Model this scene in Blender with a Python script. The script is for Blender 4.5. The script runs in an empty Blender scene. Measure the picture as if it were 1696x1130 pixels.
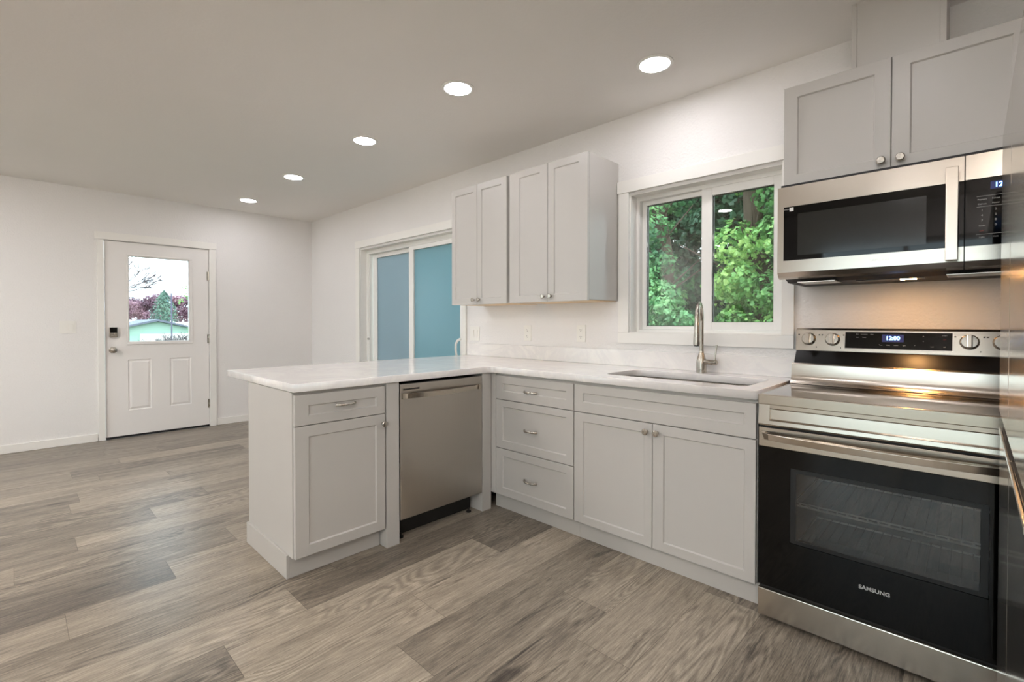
import bpy, bmesh, math, random
from mathutils import Vector, Matrix, noise as mnoise
S = bpy.context.scene
COL = S.collection
PI = math.pi
random.seed(7)

# ------------------------------------------------------------------ camera
cd = bpy.data.cameras.new('camera')
cam = bpy.data.objects.new('camera', cd); COL.objects.link(cam)
cd.sensor_fit = 'HORIZONTAL'; cd.sensor_width = 36.0
cd.lens = 792.966 / 1696 * 36.0
cd.shift_y = -20.6 / 1696
cd.clip_start = 0.01; cd.clip_end = 400
cam.location = (6.343, -2.753, 1.197)
cam.rotation_euler = (math.radians(90 - 0.727), 0, math.radians(43.879))
S.camera = cam
# ------------------------------------------------------------------ world, exposure
SKY = 2.3
LAMP = 36.0
W = bpy.data.worlds.new('world'); S.world = W; W.use_nodes = True
nt = W.node_tree; nt.nodes.clear()
wo = nt.nodes.new('ShaderNodeOutputWorld'); bg = nt.nodes.new('ShaderNodeBackground')
tc = nt.nodes.new('ShaderNodeTexCoord'); nz = nt.nodes.new('ShaderNodeTexNoise')
nz.inputs['Scale'].default_value = 1.5; nz.inputs['Detail'].default_value = 3
cr = nt.nodes.new('ShaderNodeValToRGB')
cr.color_ramp.elements[0].position = .35; cr.color_ramp.elements[0].color = (.74, .86, 1, 1)
cr.color_ramp.elements[1].position = .65; cr.color_ramp.elements[1].color = (.86, .94, 1, 1)
nt.links.new(tc.outputs['Generated'], nz.inputs['Vector']); nt.links.new(nz.outputs['Fac'], cr.inputs['Fac'])
nt.links.new(cr.outputs['Color'], bg.inputs['Color']); bg.inputs['Strength'].default_value = SKY
nt.links.new(bg.outputs['Background'], wo.inputs['Surface'])
S.view_settings.view_transform = 'Standard'; S.view_settings.look = 'None'
S.view_settings.exposure = 1.16; S.view_settings.gamma = 1.0; S.view_settings.use_curve_mapping = False
S.cycles.max_bounces = 10; S.cycles.diffuse_bounces = 6; S.cycles.glossy_bounces = 5
S.cycles.transparent_max_bounces = 12; S.cycles.caustics_reflective = False; S.cycles.caustics_refractive = False
S.cycles.sample_clamp_indirect = 6.0
S.cycles.use_denoising = True

# ------------------------------------------------------------------ materials
def lin(r, g=None, b=None):
    f = lambda c: (c/255/12.92) if c/255 <= .04045 else ((c/255+.055)/1.055)**2.4
    return (f(r), f(g), f(b), 1.0)
class NT:
    def __init__(s, name):
        s.m = bpy.data.materials.new(name); s.m.use_nodes = True
        s.t = s.m.node_tree; s.b = s.t.nodes['Principled BSDF']; s.o = s.t.nodes['Material Output']
    def n(s, kind, **kw):
        x = s.t.nodes.new('ShaderNode' + kind)
        for k, v in kw.items():
            if hasattr(x, k): setattr(x, k, v)
            else: x.inputs[k.replace('_', ' ')].default_value = v
        return x
    def l(s, a, b): s.t.links.new(a, b)
    def coord(s, scale=(1, 1, 1), kind='Object'):
        c = s.n('TexCoord'); mp = s.n('Mapping'); mp.inputs['Scale'].default_value = scale
        s.l(c.outputs[kind], mp.inputs['Vector']); return mp.outputs['Vector']
    def bump(s, fac, strength, dist):
        b = s.n('Bump'); b.inputs['Strength'].default_value = strength; b.inputs['Distance'].default_value = dist
        s.l(fac, b.inputs['Height']); s.l(b.outputs['Normal'], s.b.inputs['Normal'])
def mat(name, rgb, rough=.5, metal=0.0, spec=.5, var=0.0, bump=None, nscale=(20, 20, 20), coat=0.0, rvar=0.0, nz=6.0):
    """colour with a little procedural variation; bump=(scale, strength, distance)"""
    k = NT(name); b = k.b
    b.inputs['Roughness'].default_value = rough; b.inputs['Metallic'].default_value = metal
    b.inputs['Specular IOR Level'].default_value = spec; b.inputs['Coat Weight'].default_value = coat
    c = lin(*rgb)
    no = k.n('TexNoise', Scale=1.0, Detail=4.0)
    k.l(k.coord(nscale), no.inputs['Vector'])
    mx = k.n('Mix', data_type='RGBA')
    mx.inputs[6].default_value = tuple(x*(1-var) for x in c[:3]) + (1,)
    mx.inputs[7].default_value = tuple(min(1, x*(1+var)) for x in c[:3]) + (1,)
    k.l(no.outputs['Fac'], mx.inputs[0]); k.l(mx.outputs[2], b.inputs['Base Color'])
    if rvar:
        mr = k.n('MapRange'); mr.inputs['To Min'].default_value = rough-rvar; mr.inputs['To Max'].default_value = rough+rvar
        k.l(no.outputs['Fac'], mr.inputs['Value']); k.l(mr.outputs['Result'], b.inputs['Roughness'])
    if bump:
        n2 = k.n('TexNoise', Scale=1.0, Detail=3.0)
        sc = bump[0] if isinstance(bump[0], tuple) else (bump[0],)*3
        k.l(k.coord(sc), n2.inputs['Vector']); k.bump(n2.outputs['Fac'], bump[1], bump[2])
    return k.m
M = {}
M['wall'] = mat('wall_paint', (235, 233, 231), .75, spec=.3, var=.015, nscale=(3, 3, 3), bump=(75, .7, .005))
M['ceiling'] = mat('ceiling_paint', (238, 235, 231), .85, spec=.2, var=.015, nscale=(2, 2, 2), bump=(60, .25, .003))
M['trim'] = mat('trim_white', (240, 238, 233), .4, var=.01)
M['vinyl'] = mat('window_vinyl', (241, 240, 236), .35, var=.01)
M['door'] = mat('door_white', (238, 235, 232), .4, var=.01, bump=(40, .05, .001))
M['cab'] = mat('cabinet_grey_paint', (190, 187, 182), .38, var=.015, nscale=(6, 6, 6))
M['cabwood'] = mat('cabinet_underside_maple', (222, 196, 158), .5, var=.08, nscale=(4, 40, 4))
M['dark'] = mat('matte_black', (14, 13, 12), .6, var=.1)
M['rubber'] = mat('black_plastic', (26, 25, 24), .45, var=.1)
M['nickel'] = mat('brushed_nickel', (182, 176, 166), .27, metal=1, var=.02, nscale=(20, 20, 20), rvar=.02)
M['plastic'] = mat('white_plastic', (238, 236, 230), .35, var=.01)
M['ss'] = mat('stainless_steel', (194, 185, 173), .23, metal=1, var=.03, nscale=(2, 2, 260), rvar=.03, bump=((3, 3, 900), .06, .0006))
M['ssv'] = mat('stainless_steel_fridge', (206, 200, 192), .17, metal=1, var=.03, nscale=(2, 260, 2), rvar=.03, bump=((3, 900, 3), .06, .0006))
M['ssdw'] = mat('stainless_steel_dishwasher', (190, 184, 176), .3, metal=1, var=.03, nscale=(200, 2, 2), rvar=.03, bump=((700, 3, 3), .05, .0006))
M['sink'] = mat('sink_steel', (186, 180, 170), .3, metal=1, var=.08, nscale=(120, 120, 120), rvar=.08)
M['chrome'] = mat('polished_steel', (214, 210, 204), .12, metal=1, var=.02)
M['wire'] = mat('oven_rack_wire', (240, 238, 235), .45, metal=.4, var=.02)
M['bglass'] = mat('black_glass', (4, 4, 4), .04, spec=.28, var=.1)
M['ventblack'] = mat('vent_black_enamel', (9, 9, 9), .30, spec=.3)
M['bpanel'] = mat('microwave_screen', (30, 31, 28), .12, var=.1)
M['enamel'] = mat('oven_enamel', (9, 9, 9), .35, var=.2, nscale=(90, 90, 90))
M['cooktop'] = mat('ceramic_cooktop', (22, 21, 20), .06, spec=.8, var=.05, coat=.6)
M['print'] = mat('printed_grey_lettering', (190, 190, 188), .5)
M['printred'] = mat('printed_red_lettering', (150, 50, 40), .5)
M['printdark'] = mat('printed_dark_lettering', (46, 44, 42), .5)
M['logo'] = mat('silver_lettering', (190, 190, 190), .4, metal=.3)
M['sticker'] = mat('paper_sticker', (232, 232, 228), .6)
M['concrete'] = mat('driveway_ground', (120, 122, 104), .9, var=.25, nscale=(.6, .6, .6))

def emit(name, rgb, st):
    k = NT(name); k.b.inputs['Base Color'].default_value = (0, 0, 0, 1)
    no = k.n('TexNoise', Scale=3.0); mx = k.n('Mix', data_type='RGBA'); c = lin(*rgb)
    mx.inputs[6].default_value = c; mx.inputs[7].default_value = tuple(x*.98 for x in c[:3]) + (1,)
    k.l(no.outputs['Fac'], mx.inputs[0]); k.l(mx.outputs[2], k.b.inputs['Emission Color'])
    k.b.inputs['Emission Strength'].default_value = st
    return k.m
M['lamp'] = emit('lamp_diffuser', (253, 250, 254), LAMP)
M['bowl'] = emit('fill_light_bowl', (255, 246, 240), 38.0)  # glow of the added, unseen flush fill lights
M['warm'] = emit('warm_task_lamp', (255, 190, 120), 130.0)
M['blue'] = emit('blue_digits', (110, 170, 255), 5.0)
M['bluewin'] = emit('display_window', (14, 20, 60), 1.0)

def glass(name, tint, rough=0.0, ior=1.5):
    k = NT(name); t = k.n('BsdfTransparent'); g = k.n('BsdfGlossy'); f = k.n('Fresnel'); mx = k.n('MixShader')
    t.inputs['Color'].default_value = tint; g.inputs['Roughness'].default_value = rough
    g.inputs['Color'].default_value = (1, 1, 1, 1); f.inputs['IOR'].default_value = ior
    k.l(f.outputs[0], mx.inputs[0]); k.l(t.outputs[0], mx.inputs[1]); k.l(g.outputs[0], mx.inputs[2])
    k.l(mx.outputs[0], k.o.inputs['Surface']); return k.m
M['glass'] = glass('window_glass', (.93, .97, .95, 1))
M['glass2'] = glass('screened_glass', (.86, .90, .86, 1), ior=1.55)
M['ovenglass'] = glass('oven_window_glass', (.55, .54, .52, 1), ior=1.65)
M['ovendoor'] = glass('oven_door_tinted_glass', (.012, .012, .012, 1), ior=1.6)
def frosted(name, c):
    k = NT(name); t = k.n('BsdfTranslucent'); d = k.n('BsdfDiffuse'); g = k.n('BsdfGlossy'); f = k.n('Fresnel')
    a = k.n('MixShader'); b = k.n('MixShader'); no = k.n('TexNoise', Scale=1.0, Detail=2.0)
    k.l(k.coord((.8, .8, .8)), no.inputs['Vector'])
    mx = k.n('Mix', data_type='RGBA'); mx.inputs[6].default_value = tuple(x*.94 for x in c[:3]) + (1,); mx.inputs[7].default_value = c
    k.l(no.outputs['Fac'], mx.inputs[0]); k.l(mx.outputs[2], t.inputs['Color']); k.l(mx.outputs[2], d.inputs['Color'])
    a.inputs[0].default_value = .15; f.inputs['IOR'].default_value = 1.45; g.inputs['Roughness'].default_value = .3
    k.l(t.outputs[0], a.inputs[1]); k.l(d.outputs[0], a.inputs[2])
    k.l(f.outputs[0], b.inputs[0]); k.l(a.outputs[0], b.inputs[1]); k.l(g.outputs[0], b.inputs[2])
    k.l(b.outputs[0], k.o.inputs['Surface']); return k.m
M['frost'] = frosted('frosted_pane', (.52, .73, .78, 1))
M['frost2'] = frosted('frosted_pane_screened', (.60, .70, .74, 1))

# floor planks -------------------------------------------------------------
def floor_mat():
    k = NT('vinyl_plank'); b = k.b
    at = k.n('Attribute'); at.attribute_name = 'tone'
    asd = k.n('Attribute'); asd.attribute_name = 'seed'
    co = k.n('TexCoord')
    mul = k.n('VectorMath', operation='MULTIPLY'); k.l(asd.outputs['Color'], mul.inputs[0]); mul.inputs[1].default_value = (53, 91, 17)
    add = k.n('VectorMath', operation='ADD'); k.l(co.outputs['Object'], add.inputs[0]); k.l(mul.outputs[0], add.inputs[1])
    def mp(sc):
        m = k.n('Mapping'); m.inputs['Scale'].default_value = sc; k.l(add.outputs[0], m.inputs['Vector']); return m.outputs['Vector']
    broad = k.n('TexNoise', Scale=1.0, Detail=5.0, Roughness=.6, Distortion=.6); k.l(mp((11, 1.1, 1)), broad.inputs['Vector'])
    fine = k.n('TexNoise', Scale=1.0, Detail=7.0, Roughness=.75, Distortion=.3); k.l(mp((150, 7, 1)), fine.inputs['Vector'])
    fib = k.n('TexNoise', Scale=1.0, Detail=4.0, Roughness=.8); k.l(mp((420, 26, 1)), fib.inputs['Vector'])
    # cathedral figure
    wv = k.n('TexNoise', Scale=1.0, Detail=2.0, Distortion=.2); k.l(mp((6.0, .95, 1)), wv.inputs['Vector'])
    wm = k.n('Math', operation='MULTIPLY'); k.l(wv.outputs['Fac'], wm.inputs[0]); wm.inputs[1].default_value = 150
    ws = k.n('Math', operation='SINE'); k.l(wm.outputs[0], ws.inputs[0])
    # cathedral mask
    cm = k.n('TexNoise', Scale=1.0, Detail=1.0); k.l(mp((5, .8, 3)), cm.inputs['Vector'])
    cmr = k.n('MapRange'); cmr.inputs['From Min'].default_value = .48; cmr.inputs['From Max'].default_value = .62; k.l(cm.outputs['Fac'], cmr.inputs['Value'])
    cf = k.n('Math', operation='MULTIPLY'); k.l(ws.outputs[0], cf.inputs[0]); k.l(cmr.outputs[0], cf.inputs[1])
    # knots
    vo = k.n('TexVoronoi', Scale=1.0); vo.feature = 'F1'; k.l(mp((4.2, 1.5, 1)), vo.inputs['Vector'])
    kr = k.n('MapRange'); kr.inputs['From Min'].default_value = .02; kr.inputs['From Max'].default_value = .11
    kr.inputs['To Min'].default_value = 1; kr.inputs['To Max'].default_value = 0; k.l(vo.outputs['Distance'], kr.inputs['Value'])
    dk = k.n('TexNoise', Scale=1.0, Detail=4.0, Roughness=.65, Distortion=.8); k.l(mp((16, 2.0, 5)), dk.inputs['Vector'])
    dkr = k.n('MapRange'); dkr.inputs['From Min'].default_value = .60; dkr.inputs['From Max'].default_value = .76; k.l(dk.outputs['Fac'], dkr.inputs['Value'])
    # value = tone + .9*(broad-.5) + .35*(fine-.5) + .04*cath - .25*knot - .35*dark
    def madd(a, s, prev, off=0.0):
        x = k.n('Math', operation='MULTIPLY_ADD'); k.l(a, x.inputs[0]); x.inputs[1].default_value = s
        if prev is None: x.inputs[2].default_value = off
        else: k.l(prev, x.inputs[2])
        return x.outputs[0]
    v = madd(at.outputs['Fac'], .62, None, .19-.30-.60-.40)
    v = madd(broad.outputs['Fac'], .60, v); v = madd(fine.outputs['Fac'], 1.2, v); v = madd(fib.outputs['Fac'], .8, v)
    v = madd(cf.outputs[0], .12, v); v = madd(kr.outputs[0], -.34, v); v = madd(dkr.outputs[0], -.42, v)
    rp = k.n('ValToRGB'); e = rp.color_ramp.elements
    e[0].position = 0.0; e[0].color = lin(56, 50, 44)
    e[1].position = 1.0; e[1].color = lin(198, 187, 170)
    for p, c in ((.25, (96, 88, 79)), (.5, (137, 127, 113)), (.75, (170, 158, 141))):
        q = e.new(p); q.color = lin(*c)
    k.l(v, rp.inputs['Fac']); k.l(rp.outputs['Color'], b.inputs['Base Color'])
    b.inputs['Specular IOR Level'].default_value = .45
    mr = k.n('MapRange'); mr.inputs['To Min'].default_value = .26; mr.inputs['To Max'].default_value = .38
    k.l(fine.outputs['Fac'], mr.inputs['Value']); k.l(mr.outputs[0], b.inputs['Roughness'])
    k.bump(fine.outputs['Fac'], .18, .002)
    return k.m
M['floor'] = floor_mat()
def quartz():
    k = NT('white_quartz'); b = k.b
    a = k.n('TexNoise', Scale=1.0, Detail=6.0, Roughness=.65, Distortion=1.4); k.l(k.coord((3, 3, 3)), a.inputs['Vector'])
    s = k.n('TexNoise', Scale=1.0, Detail=2.0); k.l(k.coord((260, 260, 260)), s.inputs['Vector'])
    rp = k.n('ValToRGB'); e = rp.color_ramp.elements
    e[0].position = .40; e[0].color = lin(243, 240, 236); e[1].position = .60; e[1].color = lin(243, 240, 236)
    q = e.new(.5); q.color = lin(235, 232, 230)
    k.l(a.outputs['Fac'], rp.inputs['Fac'])
    mx = k.n('Mix', data_type='RGBA'); mx.blend_type = 'MULTIPLY'; mx.inputs[0].default_value = .05
    k.l(rp.outputs['Color'], mx.inputs[6]); k.l(s.outputs['Color'], mx.inputs[7]); k.l(mx.outputs[2], b.inputs['Base Color'])
    b.inputs['Roughness'].default_value = .13; b.inputs['Specular IOR Level'].default_value = .5
    return k.m
M['quartz'] = quartz()
def leafmat(name, cols):
    k = NT(name); at = k.n('Attribute'); at.attribute_name = 'tone'
    rp = k.n('ValToRGB'); e = rp.color_ramp.elements
    e[0].color = lin(*cols[0]); e[0].position = 0; e[1].color = lin(*cols[-1]); e[1].position = 1
    for i, c in enumerate(cols[1:-1]): q = e.new((i+1)/(len(cols)-1)); q.color = lin(*c)
    k.l(at.outputs['Fac'], rp.inputs['Fac'])
    t = k.n('BsdfTranslucent'); mx = k.n('MixShader'); mx.inputs[0].default_value = .3
    k.l(rp.outputs['Color'], k.b.inputs['Base Color']); k.l(rp.outputs['Color'], t.inputs['Color'])
    k.b.inputs['Roughness'].default_value = .45
    k.l(k.b.outputs[0], mx.inputs[1]); k.l(t.outputs[0], mx.inputs[2]); k.l(mx.outputs[0], k.o.inputs['Surface'])
    return k.m
M['leaf'] = leafmat('maple_leaf', [(62, 104, 66), (104, 156, 92), (142, 190, 112), (190, 220, 134)])
M['leafcool'] = leafmat('ivy_leaf', [(56, 100, 68), (94, 148, 96), (130, 182, 122), (172, 212, 144)])
M['leafdark'] = leafmat('dark_ivy_leaf', [(40, 70, 52), (66, 104, 76), (92, 134, 100)])
M['leafpurple'] = leafmat('plum_leaf', [(110, 82, 98), (150, 112, 130), (186, 146, 158)])
M['leafconifer'] = leafmat('conifer_needles', [(74, 104, 98), (104, 136, 120), (130, 158, 134)])
M['bark'] = mat('tree_bark', (92, 76, 66), .9, var=.3, nscale=(30, 30, 4), bump=((30, 30, 5), .8, .02))
M['twig'] = mat('pale_twig', (84, 76, 82), .8, var=.2)
M['mint'] = mat('mint_siding', (156, 188, 174), .7, var=.04, nscale=(1, 14, .5))
M['roof'] = mat('grey_roofing', (104, 110, 124), .8, var=.12, nscale=(5, 5, 5))
M['greyhouse'] = mat('grey_siding', (150, 156, 170), .8, var=.08)
M['pole'] = mat('weathered_pole', (96, 96, 116), .8, var=.15)

# ------------------------------------------------------------------ mesh helpers
def nb(): return bmesh.new()
def box(bm, x0, x1, y0, y1, z0, z1):
    v = [bm.verts.new(p) for p in ((x0,y0,z0),(x1,y0,z0),(x1,y1,z0),(x0,y1,z0),(x0,y0,z1),(x1,y0,z1),(x1,y1,z1),(x0,y1,z1))]
    for f in ((0,3,2,1),(4,5,6,7),(0,1,5,4),(1,2,6,5),(2,3,7,6),(3,0,4,7)): bm.faces.new([v[i] for i in f])
    return v
def prism(bm, pts, ax, a, b):
    """extrude a closed 2D outline along axis ax from a to b; pts given in the other two axes in order"""
    def P(p, t):
        return {'x': (t, p[0], p[1]), 'y': (p[0], t, p[1]), 'z': (p[0], p[1], t)}[ax]
    A = [bm.verts.new(P(p, a)) for p in pts]; B = [bm.verts.new(P(p, b)) for p in pts]; n = len(pts)
    bm.faces.new(A); bm.faces.new(B[::-1])
    for i in range(n): bm.faces.new((A[i], B[i], B[(i+1) % n], A[(i+1) % n]))
def tube(bm, path, rad, n=14, cap=True, flat=1.0):
    path = [Vector(p) for p in path]; rings = []
    rad = rad if isinstance(rad, (list, tuple)) else [rad]*len(path)
    up = None
    for i, p in enumerate(path):
        d = (path[min(i+1, len(path)-1)] - path[max(i-1, 0)]).normalized()
        if up is None:
            up = Vector((0, 0, 1)) if abs(d.z) < .9 else Vector((1, 0, 0))
        s = d.cross(up).normalized(); up = s.cross(d).normalized()
        rings.append([bm.verts.new(p + (s*math.cos(2*PI*j/n) + up*flat*math.sin(2*PI*j/n))*rad[i]) for j in range(n)])
    for a, b in zip(rings, rings[1:]):
        for j in range(n): bm.faces.new((a[j], a[(j+1) % n], b[(j+1) % n], b[j]))
    if cap: bm.faces.new(rings[0][::-1]); bm.faces.new(rings[-1])
def lathe(bm, prof, org, axis, n=24):
    """prof: (radius, distance along axis)"""
    o = Vector(org); a = Vector(axis).normalized()
    t = Vector((0, 0, 1)) if abs(a.z) < .9 else Vector((1, 0, 0)); u = a.cross(t).normalized(); w = a.cross(u)
    rings = []
    for r, h in prof:
        if r < 1e-6: rings.append([bm.verts.new(o + a*h)])
        else: rings.append([bm.verts.new(o + a*h + (u*math.cos(2*PI*j/n) + w*math.sin(2*PI*j/n))*r) for j in range(n)])
    for A, B in zip(rings, rings[1:]):
        for j in range(n):
            q = [A[j % len(A)], A[(j+1) % len(A)], B[(j+1) % len(B)], B[j % len(B)]]
            q = list(dict.fromkeys(q))
            if len(q) > 2: bm.faces.new(q)
    for R in (rings[0], rings[-1]):
        if len(R) > 2:
            try: bm.faces.new(R)
            except ValueError: pass
def finish(name, me, m, parent=None, loc=None, smooth=False, bevel=0.0, seg=2):
    o = bpy.data.objects.new(name, me); COL.objects.link(o)
    ms = m if isinstance(m, (list, tuple)) else [m]
    if not len(me.materials):
        for x in ms: me.materials.append(x)
    if parent: o.parent = parent
    if loc: o.location = loc
    if smooth:
        for p in me.polygons: p.use_smooth = True
    if bevel:
        b = o.modifiers.new('bevel', 'BEVEL'); b.width = bevel; b.segments = seg; b.limit_method = 'ANGLE'; b.angle_limit = math.radians(40)
        b.harden_normals = False
    return o
def obj(name, bm, m, parent=None, loc=None, smooth=False, bevel=0.0, seg=2):
    bmesh.ops.recalc_face_normals(bm, faces=bm.faces)
    me = bpy.data.meshes.new(name); bm.to_mesh(me); bm.free()
    if smooth:
        for p in me.polygons: p.use_smooth = True
        o = finish(name, me, m, parent, loc, False, bevel, seg)
        o.data.set_sharp_from_angle(angle=math.radians(38)); return o
    return finish(name, me, m, parent, loc, False, bevel, seg)
def thing(name, label, cat, loc=(0, 0, 0), rotz=0, group=None):
    o = bpy.data.objects.new(name, None); COL.objects.link(o); o.empty_display_size = .1
    o.location = loc; o.rotation_euler = (0, 0, rotz); o['label'] = label; o['category'] = cat
    if group: o['group'] = group
    return o
def tag(o, label, cat, group=None, kind=None):
    o['label'] = label; o['category'] = cat
    if group: o['group'] = group
    if kind: o['kind'] = kind
    return o
def struct(o, label=None):
    o['kind'] = 'structure'
    if label: o['label'] = label
    return o
def dup(root, loc, rotz, label, group=None, sc=None):
    r = root.copy(); COL.objects.link(r); r.location = loc; r.rotation_euler = (0, 0, rotz); r['label'] = label
    if group: r['group'] = group
    for ch in list(root.children):
        c = ch.copy(); COL.objects.link(c); c.parent = r
        for g in ch.children:
            d = g.copy(); COL.objects.link(d); d.parent = c
    return r
def text(name, body, size, m, parent, loc, rot, extrude=.0004, sx=1.0, bold=0.0, ax='CENTER'):
    cu = bpy.data.curves.new(name, 'FONT'); cu.body = body; cu.size = size; cu.extrude = extrude; cu.offset = bold
    cu.align_x = ax; cu.align_y = 'CENTER'
    t = bpy.data.objects.new(name, cu); COL.objects.link(t)
    bpy.context.view_layer.update()
    me = bpy.data.meshes.new_from_object(t.evaluated_get(bpy.context.evaluated_depsgraph_get()))
    bpy.data.objects.remove(t); me.name = name
    R = Matrix.Rotation(rot[2], 4, 'Z') @ Matrix.Rotation(rot[0], 4, 'X') @ Matrix.Diagonal((sx, 1, 1, 1))
    me.transform(R); me.materials.clear()
    return finish(name, me, m, parent, loc)
def shaker(bm, x0, x1, z0, z1, yb=0.0, t=.02, rail=.058, depth=.007, slope=.005, fx=None):
    """shaker front facing -y; back plane y=yb, front plane y=yb-t"""
    f = yb - t; l, r, bo, to = fx if fx else (rail,)*4
    O = [(x0, z0), (x1, z0), (x1, z1), (x0, z1)]
    I = [(x0+l, z0+bo), (x1-r, z0+bo), (x1-r, z1-to), (x0+l, z1-to)]
    J = [(x0+l+slope, z0+bo+slope), (x1-r-slope, z0+bo+slope), (x1-r-slope, z1-to-slope), (x0+l+slope, z1-to-slope)]
    V = lambda L, y: [bm.verts.new((p[0], y, p[1])) for p in L]
    e = .0015
    O2 = [(x0+e, z0+e), (x1-e, z0+e), (x1-e, z1-e), (x0+e, z1-e)]
    b = V(O, yb); o = V(O, f+e); o2 = V(O2, f); i = V(I, f); j = V(J, f+depth)
    bm.faces.new(b); bm.faces.new(j)
    for A, B in ((b, o), (o, o2), (o2, i), (i, j)):
        for k in range(4): bm.faces.new((A[k], A[(k+1) % 4], B[(k+1) % 4], B[k]))
def knob(parent, x, y, z, name='knob'):
    bm = nb(); lathe(bm, [(.0075, 0), (.0075, .003), (.0055, .006), (.006, .012), (.013, .016), (.0155, .020), (.0155, .024), (.012, .0275), (0, .0285)], (0, 0, 0), (0, -1, 0), 20)
    return obj(name, bm, M['nickel'], parent, (x, y, z), smooth=True)
def pull(parent, x, y, z, L=.098):
    bm = nb(); h = L/2; pts = []; rad = []
    for i in range(17):
        t = -1 + 2*i/16; pts.append((t*h, -.026*(1-abs(t)**2.6)-.002, 0)); rad.append(.0072 - .0028*(1-abs(t))**.8)
    tube(bm, pts, rad, 12)
    return obj('handle', bm, M['nickel'], parent, (x, y, z), smooth=True)

# ------------------------------------------------------------------ room shell
XR, YF, H = 7.30, -4.90, 2.53
bm = nb()
WX = [(-.15, 1.295), (1.295, 3.093), (3.093, 4.75), (4.75, 5.633), (5.633, XR+.15)]
box(bm, WX[0][0], WX[0][1], 0, .16, -.05, 2.7); box(bm, WX[2][0], WX[2][1], 0, .16, -.05, 2.7); box(bm, WX[4][0], WX[4][1], 0, .16, -.05, 2.7)
box(bm, 1.295, 3.093, 0, .16, 2.03, 2.7)
box(bm, 4.75, 5.633, 0, .16, -.05, 1.132); box(bm, 4.75, 5.633, 0, .16, 2.016, 2.7)
struct(obj('wall_back', bm, M['wall']))
bm = nb()
box(bm, -.14, 0, YF, -2.118, -.05, 2.7); box(bm, -.14, 0, -1.194, 0, -.05, 2.7); box(bm, -.14, 0, -2.118, -1.194, 2.036, 2.7)
struct(obj('wall_left', bm, M['wall']))
bm = nb(); box(bm, XR, XR+.15, YF, 0, -.05, 2.7); struct(obj('wall_right', bm, M['wall']))
bm = nb()
box(bm, -.15, .40, YF-.15, YF, -.05, 2.7); box(bm, 2.2, 4.95, YF-.15, YF, -.05, 2.7); box(bm, .40, 2.2, YF-.15, YF, 2.12, 2.7); box(bm, .40, 2.2, YF-.15, YF, -.05, .25); box(bm, 6.65, XR+.15, YF-.15, YF, -.05, 2.7); box(bm, 4.95, 6.65, YF-.15, YF, 2.12, 2.7); box(bm, 4.95, 6.65, YF-.15, YF, -.05, .25)
struct(obj('wall_front', bm, M['wall']))
bm = nb(); box(bm, -.1, XR+.1, YF-.1, .1, H, H+.1); struct(obj('ceiling', bm, M['ceiling']))

# floor: one mesh, one face per plank, rows run along y
PW, PL, X0 = .2286, 1.2192, 4.356
known = {-15: (-2.133, .45, .70), -14: (-2.454, .62, .35), -13: (-2.31, .5, .5), -11: (-2.459, .32, .62), -8: (-2.159, .30, .66), -7: (-2.531, .38, .64),
         -4: (-2.237, .22, .66), -3: (-1.40, .66, .50), -2: (-2.9, .60, .52), -1: (-1.916, .60, .22), 0: (-2.226, .30, .68), 1: (-1.55, .66, .70), 2: (-1.780, .66, .32),
         3: (-1.071, .40, .60), 4: (-1.290, .52, .62), 5: (-1.85, .55, .66)}
special = {(0, 1): .26, (-1, 1): .28, (1, 1): .60, (2, -2): .62, (3, -2): .56, (4, -2): .6}
rf = random.Random(21)
verts, faces, tone, seed = [], [], [], []
r0, r1 = int((0-X0)//PW) - 1, int((XR-X0)//PW) + 1
for r in range(r0, r1+1):
    xa, xb = max(-.0, X0+r*PW), min(XR, X0+(r+1)*PW)
    if xb <= xa: continue
    yj = known[r][0] if r in known else -rf.uniform(1, 2.2)
    k0 = -int((yj - YF)/PL) - 2
    for kk in range(k0, 5):
        ya, yb = max(YF, yj + kk*PL), min(0.0, yj + (kk+1)*PL)
        if yb <= ya + 1e-4: continue
        t = rf.uniform(.32, .68)
        if r in known:
            if kk == -1: t = known[r][1]
            if kk == 0: t = known[r][2]
        t = special.get((r, kk), t) + (.10 if r >= -1 else -.03)  # kitchen-side planks coloured lighter, standing in for missing light there
        i = len(verts); g = .0006
        verts += [(xa+g, ya+g, 0), (xb-g, ya+g, 0), (xb-g, yb-g, 0), (xa+g, yb-g, 0)]; faces.append((i, i+1, i+2, i+3))
        tone.append(t); seed.append((rf.random(), rf.random(), rf.random(), 1))
nf = len(faces); i = len(verts)
verts += [(-.1, YF-.1, -.002), (XR+.1, YF-.1, -.002), (XR+.1, .1, -.002), (-.1, .1, -.002), (-.1, YF-.1, -.06), (XR+.1, YF-.1, -.06), (XR+.1, .1, -.06), (-.1, .1, -.06)]
faces += [(i, i+1, i+2, i+3), (i+4, i+7, i+6, i+5), (i, i+4, i+5, i+1), (i+1, i+5, i+6, i+2), (i+2, i+6, i+7, i+3), (i+3, i+7, i+4, i)]
tone += [-.4]*6; seed += [(0, 0, 0, 1)]*6
me = bpy.data.meshes.new('floor'); me.from_pydata(verts, [], faces)
a = me.attributes.new('tone', 'FLOAT', 'FACE'); a.data.foreach_set('value', tone)
a = me.attributes.new('seed', 'FLOAT_COLOR', 'FACE'); a.data.foreach_set('color', [c for s in seed for c in s])
struct(finish('floor', me, M['floor']))

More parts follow.
